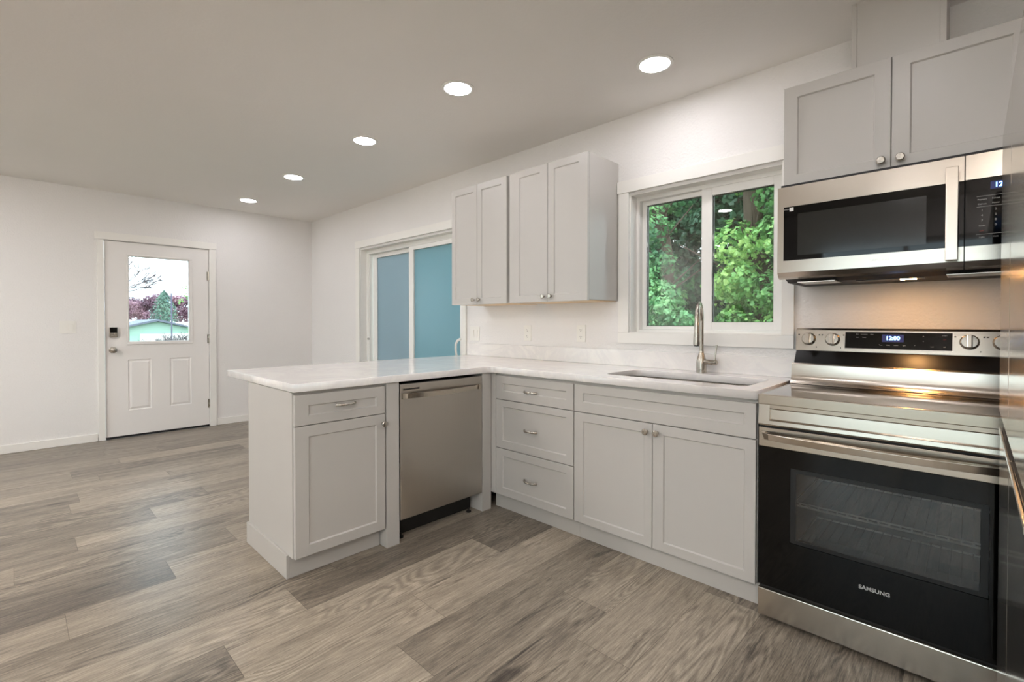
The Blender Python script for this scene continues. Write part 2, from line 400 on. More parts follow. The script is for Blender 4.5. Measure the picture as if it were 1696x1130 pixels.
# baseboards
bm = nb(); box(bm, .001, .014, YF, -2.178, .001, .078); box(bm, .001, .014, -1.122, -.001, .001, .078)
struct(obj('baseboard_left', bm, M['trim'], bevel=.002))
bm = nb(); box(bm, .016, 1.20, -.014, -.001, .001, .078); box(bm, 3.151, 3.49, -.014, -.001, .001, .078)
struct(obj('baseboard_back', bm, M['trim'], bevel=.002))
bm = nb(); box(bm, .016, 7.28, YF+.001, YF+.014, .001, .078); struct(obj('baseboard_front', bm, M['trim'], bevel=.002))
# ------------------------------------------------------------------ door and window casings
def casing(name, bms):
    bm = nb()
    for b in bms: box(bm, *b)
    return struct(obj(name, bm, M['trim'], bevel=.0015))
casing('trim_1', [(4.675, 4.748, -.019, -.001, 1.132, 2.03), (5.635, 5.692, -.019, -.001, 1.132, 2.03), (4.675, 5.692, -.021, -.001, 1.064, 1.131), (4.667, 5.700, -.024, -.001, 2.031, 2.108)])
casing('trim_2', [(1.207, 1.293, -.019, -.001, .001, 2.044), (3.095, 3.150, -.019, -.001, .001, 2.044), (1.199, 3.158, -.024, -.001, 2.045, 2.123)])
casing('trim_3', [(.001, .019, -2.172, -2.119, .001, 2.038), (.001, .019, -1.193, -1.128, .001, 2.038), (.001, .024, -2.190, -1.120, 2.039, 2.113)])

# ------------------------------------------------------------------ kitchen window
def frame_bm(bm, x0, x1, z0, z1, y0, y1, l, r, b, t):
    box(bm, x0, x0+l, y0, y1, z0, z1); box(bm, x1-r, x1, y0, y1, z0, z1)
    box(bm, x0+l, x1-r, y0, y1, z0, z0+b); box(bm, x0+l, x1-r, y0, y1, z1-t, z1)
w = bpy.data.objects.new('window_1', None); COL.objects.link(w); struct(w, 'white vinyl sliding kitchen window above the sink'); w.location = (4.75, 0, 1.132)
def wp(name, bm, m, **k):
    bmesh.ops.translate(bm, verts=bm.verts, vec=(-4.75, 0, -1.132)); return obj(name, bm, m, w, **k)
bm = nb(); frame_bm(bm, 4.7515, 5.6315, 1.133, 2.0145, .079, .15, .022, .018, .018, .028); wp('window_frame', bm, M['vinyl'], bevel=.002)
bm = nb()   # jamb lining
box(bm, 4.7505, 4.755, 0, .079, 1.1325, 2.0155); box(bm, 5.628, 5.6325, 0, .079, 1.1325, 2.0155); box(bm, 4.755, 5.628, 0, .079, 1.1325, 1.137); box(bm, 4.755, 5.628, 0, .079, 2.011, 2.0155)
wp('jamb', bm, M['trim'])
bm = nb(); frame_bm(bm, 4.775, 5.20, 1.152, 1.986, .112, .140, .030, .030, .022, .028); wp('fixed_sash', bm, M['vinyl'], bevel=.002)
bm = nb(); frame_bm(bm, 5.178, 5.6125, 1.152, 1.986, .082, .110, .062, .044, .046, .046); wp('sliding_sash', bm, M['vinyl'], bevel=.002)
bm = nb(); box(bm, 4.806, 5.169, .124, .128, 1.175, 1.957); wp('pane', bm, M['glass'])
bm = nb(); box(bm, 5.241, 5.568, .094, .098, 1.199, 1.939); wp('pane', bm, M['glass2'])
bm = nb(); frame_bm(bm, 4.8052, 5.170, 1.1742, 1.9578, .1285, .1415, .0035, .0035, .0035, .0035); wp('gasket', bm, M['rubber'])
bm = nb(); frame_bm(bm, 5.2402, 5.5685, 1.1982, 1.9398, .0985, .1115, .0035, .0035, .0035, .0035); wp('gasket', bm, M['rubber'])
bm = nb(); box(bm, 5.247, 5.251, .088, .092, 1.46, 1.55); wp('latch', bm, M['rubber'])

# ------------------------------------------------------------------ sliding patio door
d = bpy.data.objects.new('door_2', None); COL.objects.link(d); struct(d, 'white vinyl sliding patio door with frosted blue glass'); d.location = (1.295, 0, 0)
def dp(name, bm, m, **k):
    bmesh.ops.translate(bm, verts=bm.verts, vec=(-1.295, 0, 0)); return obj(name, bm, m, d, **k)
bm = nb(); frame_bm(bm, 1.2965, 3.0915, .002, 2.0285, .07, .158, .045, .045, .03, .05); dp('door_frame', bm, M['vinyl'], bevel=.002)
bm = nb(); box(bm, 1.2955, 1.300, 0, .07, .001, 2.0295); box(bm, 3.088, 3.0925, 0, .07, .001, 2.0295); box(bm, 1.300, 3.088, 0, .07, 2.024, 2.0295); dp('jamb', bm, M['trim'])
bm = nb(); box(bm, 1.342, 1.356, .075, .10, .05, 1.975); dp('track', bm, M['vinyl'])
bm = nb(); frame_bm(bm, 1.365, 2.20, .033, 1.976, .118, .150, .077, .05, .09, .042); dp('fixed_panel', bm, M['vinyl'], bevel=.002)
bm = nb(); frame_bm(bm, 2.142, 3.045, .033, 1.990, .078, .110, .082, .085, .09, .052); dp('sliding_panel', bm, M['vinyl'], bevel=.002)
bm = nb(); box(bm, 1.443, 2.149, .130, .137, .124, 1.933); dp('pane', bm, M['frost2'])
bm = nb(); box(bm, 2.225, 2.959, .092, .099, .124, 1.937); dp('pane', bm, M['frost'])
bm = nb(); tube(bm, [(2.985, .078, .86), (2.983, .045, .868), (2.975, .022, .90), (2.970, .018, .95), (2.972, .018, 1.0), (2.978, .03, 1.03), (2.985, .055, 1.045), (2.986, .078, 1.05)], .011, 10)
dp('handle', bm, M['plastic'], smooth=True)
bm = nb(); lathe(bm, [(.012, 0), (.014, .006), (.012, .02), (0, .022)], (1.349, .075, 1.01), (0, -1, 0), 16); dp('security_pin', bm, M['chrome'], smooth=True)

# ------------------------------------------------------------------ entry door
e = bpy.data.objects.new('door_1', None); COL.objects.link(e); struct(e, 'white half-glass entry door with two lower panels'); e.location = (0, -1.656, 0)
def ep(name, bm, m, **k):
    bmesh.ops.translate(bm, verts=bm.verts, vec=(0, 1.656, 0)); return obj(name, bm, m, e, **k)
def yz_panel(bm, ya, yb, za, zb, x, d, s):
    """raised-and-sunk embossed panel on plane x (facing +x)"""
    R = lambda k, xx: [bm.verts.new((xx, p[0], p[1])) for p in ((ya+k, za+k), (yb-k, za+k), (yb-k, zb-k), (ya+k, zb-k))]
    L = [R(0, x), R(.006, x-d), R(.014, x-d), R(.030, x-.001), ]
    for A, B in zip(L, L[1:]):
        for q in range(4): bm.faces.new((A[q], A[(q+1) % 4], B[(q+1) % 4], B[q]))
    bm.faces.new(L[-1]); return L[0]
bm = nb(); FX = -.004
ys = [-2.112, -1.933, -1.735, -1.572, -1.372, -1.198]; zs = [.022, .280, .808, .970, 1.908, 2.032]
def hole(i, j): return (j == 1 and i in (1, 3)) or (j == 3 and 1 <= i <= 3)
for i in range(5):
    for j in range(5):
        if not hole(i, j): box(bm, -.048, FX, ys[i], ys[i+1], zs[j], zs[j+1])
bmesh.ops.remove_doubles(bm, verts=bm.verts, dist=1e-5)
# drop the interior walls shared by neighbouring blocks
seen = {}
for f in bm.faces: seen.setdefault(tuple(sorted(v.index for v in f.verts)), []).append(f)
bm.verts.index_update(); seen = {}
for f in bm.faces: seen.setdefault(tuple(sorted(v.index for v in f.verts)), []).append(f)
bmesh.ops.delete(bm, geom=[f for L in seen.values() if len(L) > 1 for f in L], context='FACES')
for (ya, yb) in ((-1.933, -1.735), (-1.572, -1.372)):
    yz_panel(bm, ya, yb, .280, .808, FX, .008, 0); box(bm, -.046, -.020, ya, yb, .280, .808)
ep('door_slab', bm, M['door'])
bm = nb()
for (a0, a1, b0, b1, x1) in ((-1.940, -1.356, .965, 1.912, .005),):
    for (ya, yb, za, zb) in ((a0, a1, b0, .992), (a0, a1, 1.894, b1), (a0, -1.924, .992, 1.894), (-1.384, a1, .992, 1.894)): box(bm, FX+.0005, x1, ya, yb, za, zb)
    for (ya, yb, za, zb) in ((-1.932, -1.374, .972, .998), (-1.932, -1.374, 1.888, 1.906), (-1.932, -1.918, .998, 1.888), (-1.390, -1.374, .998, 1.888)): box(bm, -.046, FX, ya, yb, za, zb)
ep('glass_molding', bm, M['door'], bevel=.003)
bm = nb(); box(bm, -.028, -.022, -1.931, -1.375, .985, 1.895); ep('pane', bm, M['glass'])
bm = nb(); box(bm, -.050, -.002, -2.112, -1.198, .002, .021); ep('door_sweep', bm, M['dark'])
for z in (1.73, 1.01, .265):
    bm = nb(); tube(bm, [(.004, -1.196, z-.05), (.004, -1.196, z+.05)], .006, 10); box(bm, -.003, .001, -1.2135, -1.1965, z-.05, z+.05); ep('hinge', bm, M['nickel'])
bm = nb(); lathe(bm, [(.032, 0), (.032, .006), (.012, .012), (.011, .03), (.026, .04), (.030, .052), (.026, .064), (.012, .070), (0, .071)], (FX, -2.054, .915), (1, 0, 0), 24)
ep('door_knob', bm, M['nickel'], smooth=True)
bm = nb(); box(bm, FX, .022, -2.083, -2.017, 1.045, 1.148); kp = ep('keypad_lock', bm, M['nickel'], bevel=.004)
bm = nb(); box(bm, .0222, .024, -2.079, -2.021, 1.093, 1.145); bmesh.ops.translate(bm, verts=bm.verts, vec=(0, 1.656, 0)); obj('keypad_screen', bm, M['bglass'], kp)
bm = nb(); box(bm, .0222, .034, -2.066, -2.034, 1.058, 1.072); bmesh.ops.translate(bm, verts=bm.verts, vec=(0, 1.656, 0)); obj('thumb_turn', bm, M['chrome'], kp, bevel=.003)

# unseen window inferred from an oven-door reflection, widened to add fill daylight
w2 = bpy.data.objects.new('unseen_window_2', None); COL.objects.link(w2); struct(w2, 'unseen window in the wall behind the camera, widened to add fill daylight'); w2.location = (4.95, YF, .25)
def w2p(name, bm, m, **k):
    bmesh.ops.translate(bm, verts=bm.verts, vec=(-4.95, -YF, -.25)); return obj(name, bm, m, w2, **k)
bm = nb(); frame_bm(bm, 4.952, 6.648, .252, 2.118, YF-.10, YF-.04, .05, .05, .05, .05); box(bm, 5.78, 5.82, YF-.10, YF-.04, .302, 2.068); w2p('window_frame', bm, M['vinyl'])
for xa, xb in ((5.0025, 5.7795), (5.8205, 6.5975)):
    bm = nb(); box(bm, xa, xb, YF-.072, YF-.068, .3025, 2.0675); w2p('pane', bm, M['glass'])
w3 = bpy.data.objects.new('unseen_window_3', None); COL.objects.link(w3); struct(w3, 'unseen living-room window opposite the patio door, added for fill daylight'); w3.location = (.40, YF, .25)  # unseen window added to brighten the peninsula end and living side
def w3p(name, bm, m, **k):
    bmesh.ops.translate(bm, verts=bm.verts, vec=(-.40, -YF, -.25)); return obj(name, bm, m, w3, **k)
bm = nb(); frame_bm(bm, .402, 2.198, .252, 2.118, YF-.10, YF-.04, .05, .05, .05, .05); box(bm, 1.28, 1.32, YF-.10, YF-.04, .302, 2.068); w3p('window_frame', bm, M['vinyl'])
for xa, xb in ((.4525, 1.2795), (1.3205, 2.1475)):
    bm = nb(); box(bm, xa, xb, YF-.072, YF-.068, .3025, 2.0675); w3p('pane', bm, M['glass'])

# ------------------------------------------------------------------ recessed ceiling lights
def light(name, label, x, y):
    t = thing(name, label, 'ceiling light', (x, y, H), 0, 'recessed ceiling lights')
    bm = nb(); lathe(bm, [(.094, -.0005), (.094, -.004), (.088, -.007), (.076, -.005), (.074, -.0005)], (0, 0, 0), (0, 0, 1), 40); obj('trim_ring', bm, M['trim'], t, smooth=True)
    bm = nb(); lathe(bm, [(.0735, -.001), (.0735, -.004), (0, -.0045)], (0, 0, 0), (0, 0, 1), 40); obj('diffuser', bm, M['lamp'], t)
    return t
L0 = light('recessed_light', 'round lit recessed ceiling light in front of the kitchen window, highest and rightmost', 5.15, -.45)
for x, y, lab in ((4.22, -.99, 'round lit recessed ceiling light above the peninsula, second from the right'),
                  (3.12, -.96, 'round lit recessed ceiling light in the middle of the row of five'),
                  (1.845, -.965, 'round lit recessed ceiling light second from the far end of the row'),
                  (.635, -.97, 'smallest and farthest recessed ceiling light, nearest the entry door wall'),
                  (4.21, -2.93, 'recessed ceiling light mirrored in the right pane of the kitchen window'),
                  (5.55, -2.10, 'unseen recessed light added as fill above the open floor in front of the oven'),  # this lamp and those below are unseen, added to brighten the room
                  (2.6, -3.2, 'unseen recessed light added as fill over the living area'),
                  (1.0, -3.3, 'unseen recessed light added as fill over the living area close to the entry wall'),
                  (5.9, -3.9, 'unseen recessed light added as fill behind the camera near the wide window'),
                  (6.1, -1.35, 'unseen recessed light added as fill between the range and the refrigerator')):
    dup(L0, (x, y, H), 0, lab)

t = thing('unseen_fill_light', 'large round flush light behind the camera, unseen and added as fill', 'ceiling light', (6.98, -4.3, H))  # unseen flush light added to brighten the kitchen fronts
bm = nb(); lathe(bm, [(.27, -.0005), (.27, -.03), (.25, -.035), (.25, -.0005)], (0, 0, 0), (0, 0, 1), 40); obj('rim', bm, M['nickel'], t, smooth=True)
bm = nb(); lathe(bm, [(.248, -.034), (.23, -.06), (.17, -.085), (.09, -.098), (0, -.102)], (0, 0, 0), (0, 0, 1), 40); obj('bowl', bm, M['bowl'], t, smooth=True)

dup(t, (2.4, -4.1, H), 0, 'large round flush light over the living area, unseen and added as fill')  # second unseen flush light, added to brighten the far wall

# ------------------------------------------------------------------ base cabinets on the window wall
def cabinet(name, label, loc, rotz=0): return thing(name, label, 'cabinet', loc, rotz)
FY = -.61                       # carcass front; door faces at -.63
c = cabinet('drawer_base_cabinet', 'light grey base cabinet with three shaker drawers in the corner left of the sink', (4.105, 0, 0))
bm = nb(); box(bm, .0, .665, FY, -.003, .105, .876); obj('carcass', bm, M['cab'], c)
bm = nb(); box(bm, .0, .053, FY-.019, FY-.001, .107, .873); obj('filler_strip', bm, M['cab'], c, bevel=.001)
bm = nb(); box(bm, .0, .665, -.575, -.56, .001, .104); obj('toe_kick', bm, M['cab'], c)
for z0, z1, fx, zp in ((.713, .861, (.056, .050, .053, .046), .781), (.406, .709, (.056, .050, .048, .040), .548), (.108, .402, (.056, .050, .048, .046), .246)):
    bm = nb(); shaker(bm, .056, .663, z0, z1, FY-.0005, .0195, fx=fx); dr = obj('drawer', bm, M['cab'], c)
    pull(dr, .350, FY-.0195, zp)
c = cabinet('sink_base_cabinet', 'wide light grey shaker base cabinet with two doors under the sink', (4.7705, 0, 0))
bm = nb()
box(bm, .0, .018, FY, -.003, .105, .876); box(bm, .915, .933, FY, -.003, .105, .876); box(bm, .018, .915, FY, -.003, .105, .123); box(bm, .018, .915, -.015, -.003, .123, .876); box(bm, .018, .915, FY, FY+.018, .66, .876)
obj('carcass', bm, M['cab'], c)
bm = nb(); box(bm, .0, .933, -.575, -.56, .001, .104); obj('toe_kick', bm, M['cab'], c)
bm = nb(); shaker(bm, .004, .931, .713, .861, FY-.0005, .0195, fx=(.056, .045, .053, .044)); obj('false_front', bm, M['cab'], c)
bm = nb(); shaker(bm, .004, .466, .108, .709, FY-.0005, .0195, fx=(.058, .042, .042, .046)); dr = obj('door', bm, M['cab'], c); knob(dr, .4375, FY-.0195, .669)
bm = nb(); shaker(bm, .469, .931, .108, .709, FY-.0005, .0195, fx=(.054, .044, .042, .046)); dr = obj('door', bm, M['cab'], c); knob(dr, .4925, FY-.0195, .669)

# ------------------------------------------------------------------ peninsula (faces +x): local x = world y, local -y = world +x
PX = 4.12
c = cabinet('peninsula_base_cabinet', 'light grey base cabinet with one drawer and one door at the end of the peninsula', (PX, -1.868, 0), PI/2)
bm = nb(); box(bm, .0, .466, .0205, .61, .105, .876); obj('carcass', bm, M['cab'], c)
bm = nb(); prism(bm, [(.022, .106), (.065, .106), (.065, .001), (.612, .001), (.612, .874), (.022, .874)], 'x', -.006, -.0005)
obj('end_panel', bm, M['cab'], c, bevel=.001)
bm = nb(); box(bm, -.018, -.0065, .065, .614, .001, .112); obj('end_skirting', bm, M['cab'], c, bevel=.001)
bm = nb(); box(bm, -.0065, .466, .066, .080, .001, .104); obj('toe_kick', bm, M['cab'], c)
bm = nb(); shaker(bm, -.002, .464, .720, .862, .020, .0195, fx=(.063, .050, .042, .050)); dr = obj('drawer', bm, M['cab'], c); pull(dr, .244, .0005, .797)
bm = nb(); shaker(bm, -.002, .464, .108, .716, .020, .0195, fx=(.063, .050, .050, .050)); dr = obj('door', bm, M['cab'], c); knob(dr, .449, .0005, .668)
bm = nb(); box(bm, .467, .472, .2, .61, .001, .876); obj('side_panel', bm, M['cab'], c)
bm = nb(); box(bm, 3.4925, 3.5075, -1.868, -.001, .001, .875); tag(obj('peninsula_back_panel', bm, M['cab'], bevel=.001), 'light grey panel closing the living-room side of the peninsula under the countertop', 'cabinet panel')
bm = nb(); box(bm, 4.0, PX, -1.396, -1.319, .001, .876); tag(obj('filler_post', bm, M['cab'], bevel=.001), 'light grey filler post left of the dishwasher, beside the peninsula door', 'filler post')
bm = nb(); box(bm, 3.97, PX, -.712, -.636, .001, .876); tag(obj('filler_post', bm, M['cab'], bevel=.001), 'light grey filler post right of the dishwasher in the inside corner', 'filler post')
# dishwasher
c = thing('dishwasher', 'stainless steel dishwasher with a bowed bar handle, built into the peninsula', 'dishwasher', (PX, -1.314, 0), PI/2)
bm = nb(); box(bm, .002, .596, .03, .59, .115, .858); obj('tub', bm, M['dark'], c)
bm = nb(); box(bm, .0, .597, -.004, .028, .124, .862); obj('door', bm, M['ssdw'], c, bevel=.004)
bm = nb()
prof = []
pts = [(.012 + .55*i/24, -.012 - .042*math.sin(PI*min(1, max(0, i/24)))**.55) for i in range(25)]
for (x, y), (x2, y2) in zip(pts, pts[1:]):
    vs = [bm.verts.new(p) for p in ((x, y, .785), (x2, y2, .785), (x2, y2, .812), (x, y, .812), (x, y+.010, .785), (x2, y2+.010, .785), (x2, y2+.010, .812), (x, y+.010, .812))]
    for f in ((0, 1, 2, 3), (7, 6, 5, 4), (3, 2, 6, 7), (4, 5, 1, 0)): bm.faces.new([vs[q] for q in f])
bmesh.ops.remove_doubles(bm, verts=bm.verts, dist=1e-5)
box(bm, .006, .020, -.022, -.0045, .783, .814); box(bm, .556, .572, -.020, -.0045, .783, .814)
obj('handle', bm, M['ss'], c)
bm = nb(); box(bm, .012, .128, -.0052, -.0042, .826, .840); lb = obj('vent_badge', bm, M['ss'], c)
bm = nb(); box(bm, .018, .122, -.0058, -.0053, .829, .837); obj('vent_slot', bm, M['rubber'], lb)
bm = nb(); box(bm, .01, .586, .10, .115, .002, .12); obj('kick_plate', bm, M['rubber'], c)
for x in (.04, .54):
    bm = nb(); lathe(bm, [(.016, .0), (.016, .008), (.006, .009), (.006, .03)], (x, .06, .001), (0, 0, 1), 12); obj('levelling_foot', bm, M['rubber'], c)

# ------------------------------------------------------------------ countertop with sink cut-out
def rrect(x0, x1, y0, y1, r, n=8):
    out = []
    for cx, cy, a in ((x1-r, y1-r, 0), (x0+r, y1-r, PI/2), (x0+r, y0+r, PI), (x1-r, y0+r, 3*PI/2)):
        for i in range(n+1): out.append((cx + r*math.cos(a+PI/2*i/n), cy + r*math.sin(a+PI/2*i/n)))
    return out
ct, cb = .916, .878
outer = [(3.170, -1.882), (4.131, -1.882), (4.131, -.695)]
for i in range(1, 9):
    a = PI - PI/2*i/9; outer.append((4.181 + .05*math.cos(a), -.695 + .05*math.sin(a)))
outer += [(4.181, -.645), (5.7065, -.645), (5.7065, -.0015), (3.170, -.0015)]
SK = (4.892, 5.628, -.520, -.165)
def slab(name, splines, z0, z1, m, bev=.0025):
    cu = bpy.data.curves.new(name, 'CURVE'); cu.dimensions = '2D'; cu.fill_mode = 'BOTH'; cu.extrude = (z1-z0)/2 - bev; cu.bevel_depth = bev; cu.bevel_resolution = 1; cu.offset = -bev
    for pts in splines:
        s = cu.splines.new('POLY'); s.points.add(len(pts)-1); s.use_cyclic_u = True
        for p, q in zip(s.points, pts): p.co = (q[0], q[1], 0, 1)
    t = bpy.data.objects.new(name, cu); COL.objects.link(t); bpy.context.view_layer.update()
    me = bpy.data.meshes.new_from_object(t.evaluated_get(bpy.context.evaluated_depsgraph_get())); bpy.data.objects.remove(t); me.name = name
    me.transform(Matrix.Translation((0, 0, (z0+z1)/2))); me.materials.clear()
    return finish(name, me, m)
tag(slab('countertop', [outer, rrect(*SK, .055)[::-1]], cb, ct, M['quartz']), 'white quartz L-shaped countertop over the peninsula and sink run', 'countertop')
bm = nb(); box(bm, 3.170, 5.7065, -.020, -.001, ct+.0005, 1.020)
tag(obj('backsplash', bm, M['quartz'], bevel=.0015), 'low white quartz backsplash strip along the window wall behind the counter', 'backsplash')
# sink
c = thing('sink', 'stainless steel single-bowl undermount sink set into the white countertop', 'sink', (5.26, -.3425, .877))
bm = nb(); hx, hy = (SK[1]-SK[0])/2, (SK[3]-SK[2])/2; rings = []
for g, z, r in ((.018, -.0015, .07), (-.004, -.0015, .052), (-.004, -.01, .052), (-.006, -.17, .05), (-.012, -.192, .045), (-.035, -.204, .03), (-.10, -.207, .02)):
    rings.append([bm.verts.new((p[0], p[1], z)) for p in rrect(-hx-g, hx+g, -hy-g, hy+g, max(.01, r))])
for A, B in zip(rings, rings[1:]):
    for j in range(len(A)): bm.faces.new((A[j], A[(j+1) % len(A)], B[(j+1) % len(A)], B[j]))
bm.faces.new(rings[-1]); o = obj('basin', bm, M['sink'], c, smooth=True)
sm = o.modifiers.new('thickness', 'SOLIDIFY'); sm.thickness = .0015; sm.offset = -1
bm = nb(); lathe(bm, [(.055, 0), (.055, .003), (.045, .004), (.04, .001), (.0, .001)], (0, .03, -.2065), (0, 0, 1), 28); obj('drain', bm, M['chrome'], c, smooth=True)
# faucet
c = thing('faucet', 'brushed nickel pull-down kitchen faucet standing behind the sink', 'faucet', (5.250, -.085, ct))
bm = nb(); lathe(bm, [(.027, .0005), (.027, .055), (.0255, .070), (.021, .088), (.0155, .105), (.0130, .118), (.0125, .125)], (0, 0, 0), (0, 0, 1), 32); obj('body', bm, M['nickel'], c, smooth=True)
dx, dy = .055/.205, -.1975/.205
R = .098; pts = [(0, 0, .118), (0, 0, .20), (0, 0, .285)]
for i in range(1, 19):
    a = PI*i/18; q = R*(1-math.cos(a)); pts.append((dx*q, dy*q, .285 + R*1.0*math.sin(a)))
e1 = pts[-1]; pts.append((dx*.199, dy*.199, e1[2]-.02))
bm = nb(); tube(bm, pts, .0118, 20); obj('spout', bm, M['nickel'], c, smooth=True)
bm = nb(); hx_, hy_ = dx*.2, dy*.2; hz = e1[2]-.018
tube(bm, [(hx_, hy_, hz), (hx_*1.0, hy_*1.0, hz-.02), (hx_*1.02, hy_*1.02, hz-.095), (hx_*1.02, hy_*1.02, hz-.105)], [.0135, .0142, .0165, .0160], 20)
sh = obj('spray_head', bm, M['nickel'], c, smooth=True)
bm = nb(); lathe(bm, [(.0125, 0), (.0125, .004), (0, .005)], (hx_*1.02, hy_*1.02, hz-.1055), (0, 0, -1), 18); obj('nozzle', bm, M['rubber'], sh)
bm = nb(); tube(bm, [(.018, -.004, .062), (.060, -.012, .062), (.0605, -.012, .062), (.088, -.017, .062), (.094, -.018, .062)], [.0145, .0145, .0150, .0150, .010], 20); lv = obj('lever_hub', bm, M['nickel'], c, smooth=True)
bm = nb(); tube(bm, [(.078, -.015, .070), (.082, -.012, .11), (.088, -.010, .158)], [.0052, .0050, .0042], 12); obj('lever', bm, M['nickel'], lv, smooth=True)

# ------------------------------------------------------------------ wall cabinets
def wallcab(name, label, x0, x1, z0, z1, D, fxs, split, kz, doorx=None):
    c = cabinet(name, label, (x0, 0, z0)); w_ = x1-x0; h = z1-z0
    bm = nb(); box(bm, 0, w_, -(D-.0215), -.001, .006, h); obj('carcass', bm, M['cab'], c, bevel=.0008)
    bm = nb(); box(bm, .012, w_-.012, -(D-.03), -.002, .002, .0055); obj('bottom_panel', bm, M['cabwood'], c)
    s = split-x0; a0 = (doorx or x0) - x0
    for (a, b, fx, kx) in ((a0+.001, s-.0015, fxs[0], s-.030), (s+.0015, w_-.001, fxs[1], s+.030)):
        bm = nb(); shaker(bm, a, b, 0, h-.003, -(D-.0205), .0195, fx=fx); dr = obj('door', bm, M['cab'], c); knob(dr, kx, -(D-.001), kz)
    return c
wallcab('wall_cabinet', 'light grey two-door shaker wall cabinet left of the other one, beside the patio door', 3.370, 3.979, 1.332, 2.232, .35, ((.045, .045, .045, .048), (.045, .055, .045, .048)), 3.667, .035)
c2 = wallcab('wall_cabinet', 'light grey two-door shaker wall cabinet between its narrower neighbour and the kitchen window', 4.047, 4.664, 1.332, 2.234, .35, ((.050, .066, .046, .045), (.050, .066, .046, .045)), 4.351, .035)
bm = nb(); box(bm, 4.003, 4.0455, -.345, -.001, 1.334, 2.226); tag(obj('filler_strip', bm, M['cab'], bevel=.001), 'narrow light grey filler strip between the two wall cabinets left of the window', 'filler strip')
wallcab('wall_cabinet', 'light grey two-door wall cabinet above the microwave', 5.722, 6.486, 1.813, 2.251, .34, ((.052, .052, .040, .050), (.055, .045, .040, .045)), 6.1045, .029)
bm = nb(); box(bm, 5.985, 6.244, -.300, -.001, 2.2525, H-.001)
cv = obj('duct_cover', bm, M['cab']); tag(cv, 'light grey boxed vent duct cover between the microwave cabinet and the ceiling', 'duct cover')
for xa, xb in ((5.966, 5.9845), (6.2445, 6.263)):
    bm = nb(); box(bm, xa, xb, -.302, -.001, 2.2525, H-.001); obj('edge_panel', bm, M['cab'], cv, bevel=.001)

# ------------------------------------------------------------------ microwave
c = thing('microwave', 'stainless over-the-range microwave with a black glass door mounted above the range', 'microwave', (5.716, 0, 1.376))
bm = nb(); box(bm, .004, .760, -.365, -.002, .018, .432)
prism(bm, [(-.365, .018), (-.002, .018), (-.002, .0), (-.30, .0)], 'x', .02, .744); obj('case', bm, M['dark'], c)
# door frame with opening
def holed_front(bm, X0_, X1_, Z0_, Z1_, hx0, hx1, hz0, hz1, yb, yf):
    for (a, b, p, q) in ((X0_, X1_, Z0_, hz0), (X0_, X1_, hz1, Z1_), (X0_, hx0, hz0, hz1), (hx1, X1_, hz0, hz1)):
        if b-a > 1e-5 and q-p > 1e-5: box(bm, a, b, yf, yb, p, q)
bm = nb(); holed_front(bm, 0, .602, .040, .414, .024, .602, .092, .326, -.367, -.401)
prism(bm, [(-.401, .0395), (-.367, .0395), (-.367, .012), (-.385, .020)], 'x', .0, .602)
obj('door_frame', bm, M['ss'])
dfr = bpy.data.objects[-1] if False else [o for o in COL.objects if o.name.startswith('door_frame')][-1]
dfr.parent = c
bm = nb(); box(bm, .0245, .602, -.3995, -.368, .0925, .3255); dg = obj('door_glass', bm, M['bglass'], c)
bm = nb(); box(bm, .078, .500, -.4002, -.3996, .112, .292); obj('viewing_screen', bm, M['bpanel'], dg)
bm = nb(); box(bm, .554, .588, -.452, -.438, .042, .372)
box(bm, .560, .582, -.438, -.4015, .052, .074); box(bm, .560, .582, -.438, -.4015, .340, .362); obj('handle', bm, M['ss'], c, bevel=.002)
bm = nb(); box(bm, .605, .761, -.401, -.367, .327, .414); box(bm, .605, .761, -.401, -.367, .040, .0915)
box(bm, .605, .6055, -.3675, -.3670, .0915, .3270); prism(bm, [(-.401, .0395), (-.367, .0395), (-.367, .012), (-.385, .020)], 'x', .605, .761); cp = obj('control_frame', bm, M['ss'], c)
bm = nb(); box(bm, .605, .761, -.4005, -.367, .092, .3265); cg = obj('control_panel', bm, M['bglass'], c)
RX = (PI/2, 0, 0)
bm = nb(); box(bm, .668, .735, -.4010, -.4006, .284, .310); obj('display', bm, M['bluewin'], cg)
text('clock_digits', '12:00', .022, M['blue'], cg, (.702, -.4014, .297), RX, bold=.0004)
rows = [(.252, ['Popcorn', 'Sensor']), (.240, ['Soften', 'Power'])]
k_ = 0
for z, L in ((.252, ('Popcorn', 'Reheat')), (.236, ('Defrost', 'Power')), (.214, ('1', '2', '3')), (.196, ('4', '5', '6')), (.178, ('7', '8', '9')), (.160, ('Timer', '0', '')), (.120, ('Light', 'Vent'))):
    for i, s in enumerate(L):
        if s: text('key_print', s, .007 if len(s) > 1 else .010, M['print'], cg, (.648 + i*.034, -.4009, z), RX, extrude=.0002)
text('key_print', 'OFF', .007, M['printred'], cg, (.648, -.4009, .142), RX, extrude=.0002)
for z in (.263, .226, .130):
    bm = nb(); box(bm, .634, .745, -.4009, -.4006, z, z+.0008); obj('divider_line', bm, M['print'], cg)
bm = nb(); box(bm, .047, .062, -.4012, -.3997, .306, .322); st = obj('sticker', bm, M['sticker'], dg)
text('door_print', 'SAMSUNG', .006, M['print'], dg, (.036, -.3999, .315), RX, extrude=.0002)
text('brand_lettering', 'SAMSUNG', .013, M['ssdw'], dfr, (.362, -.4012, .066), RX, extrude=.0002)
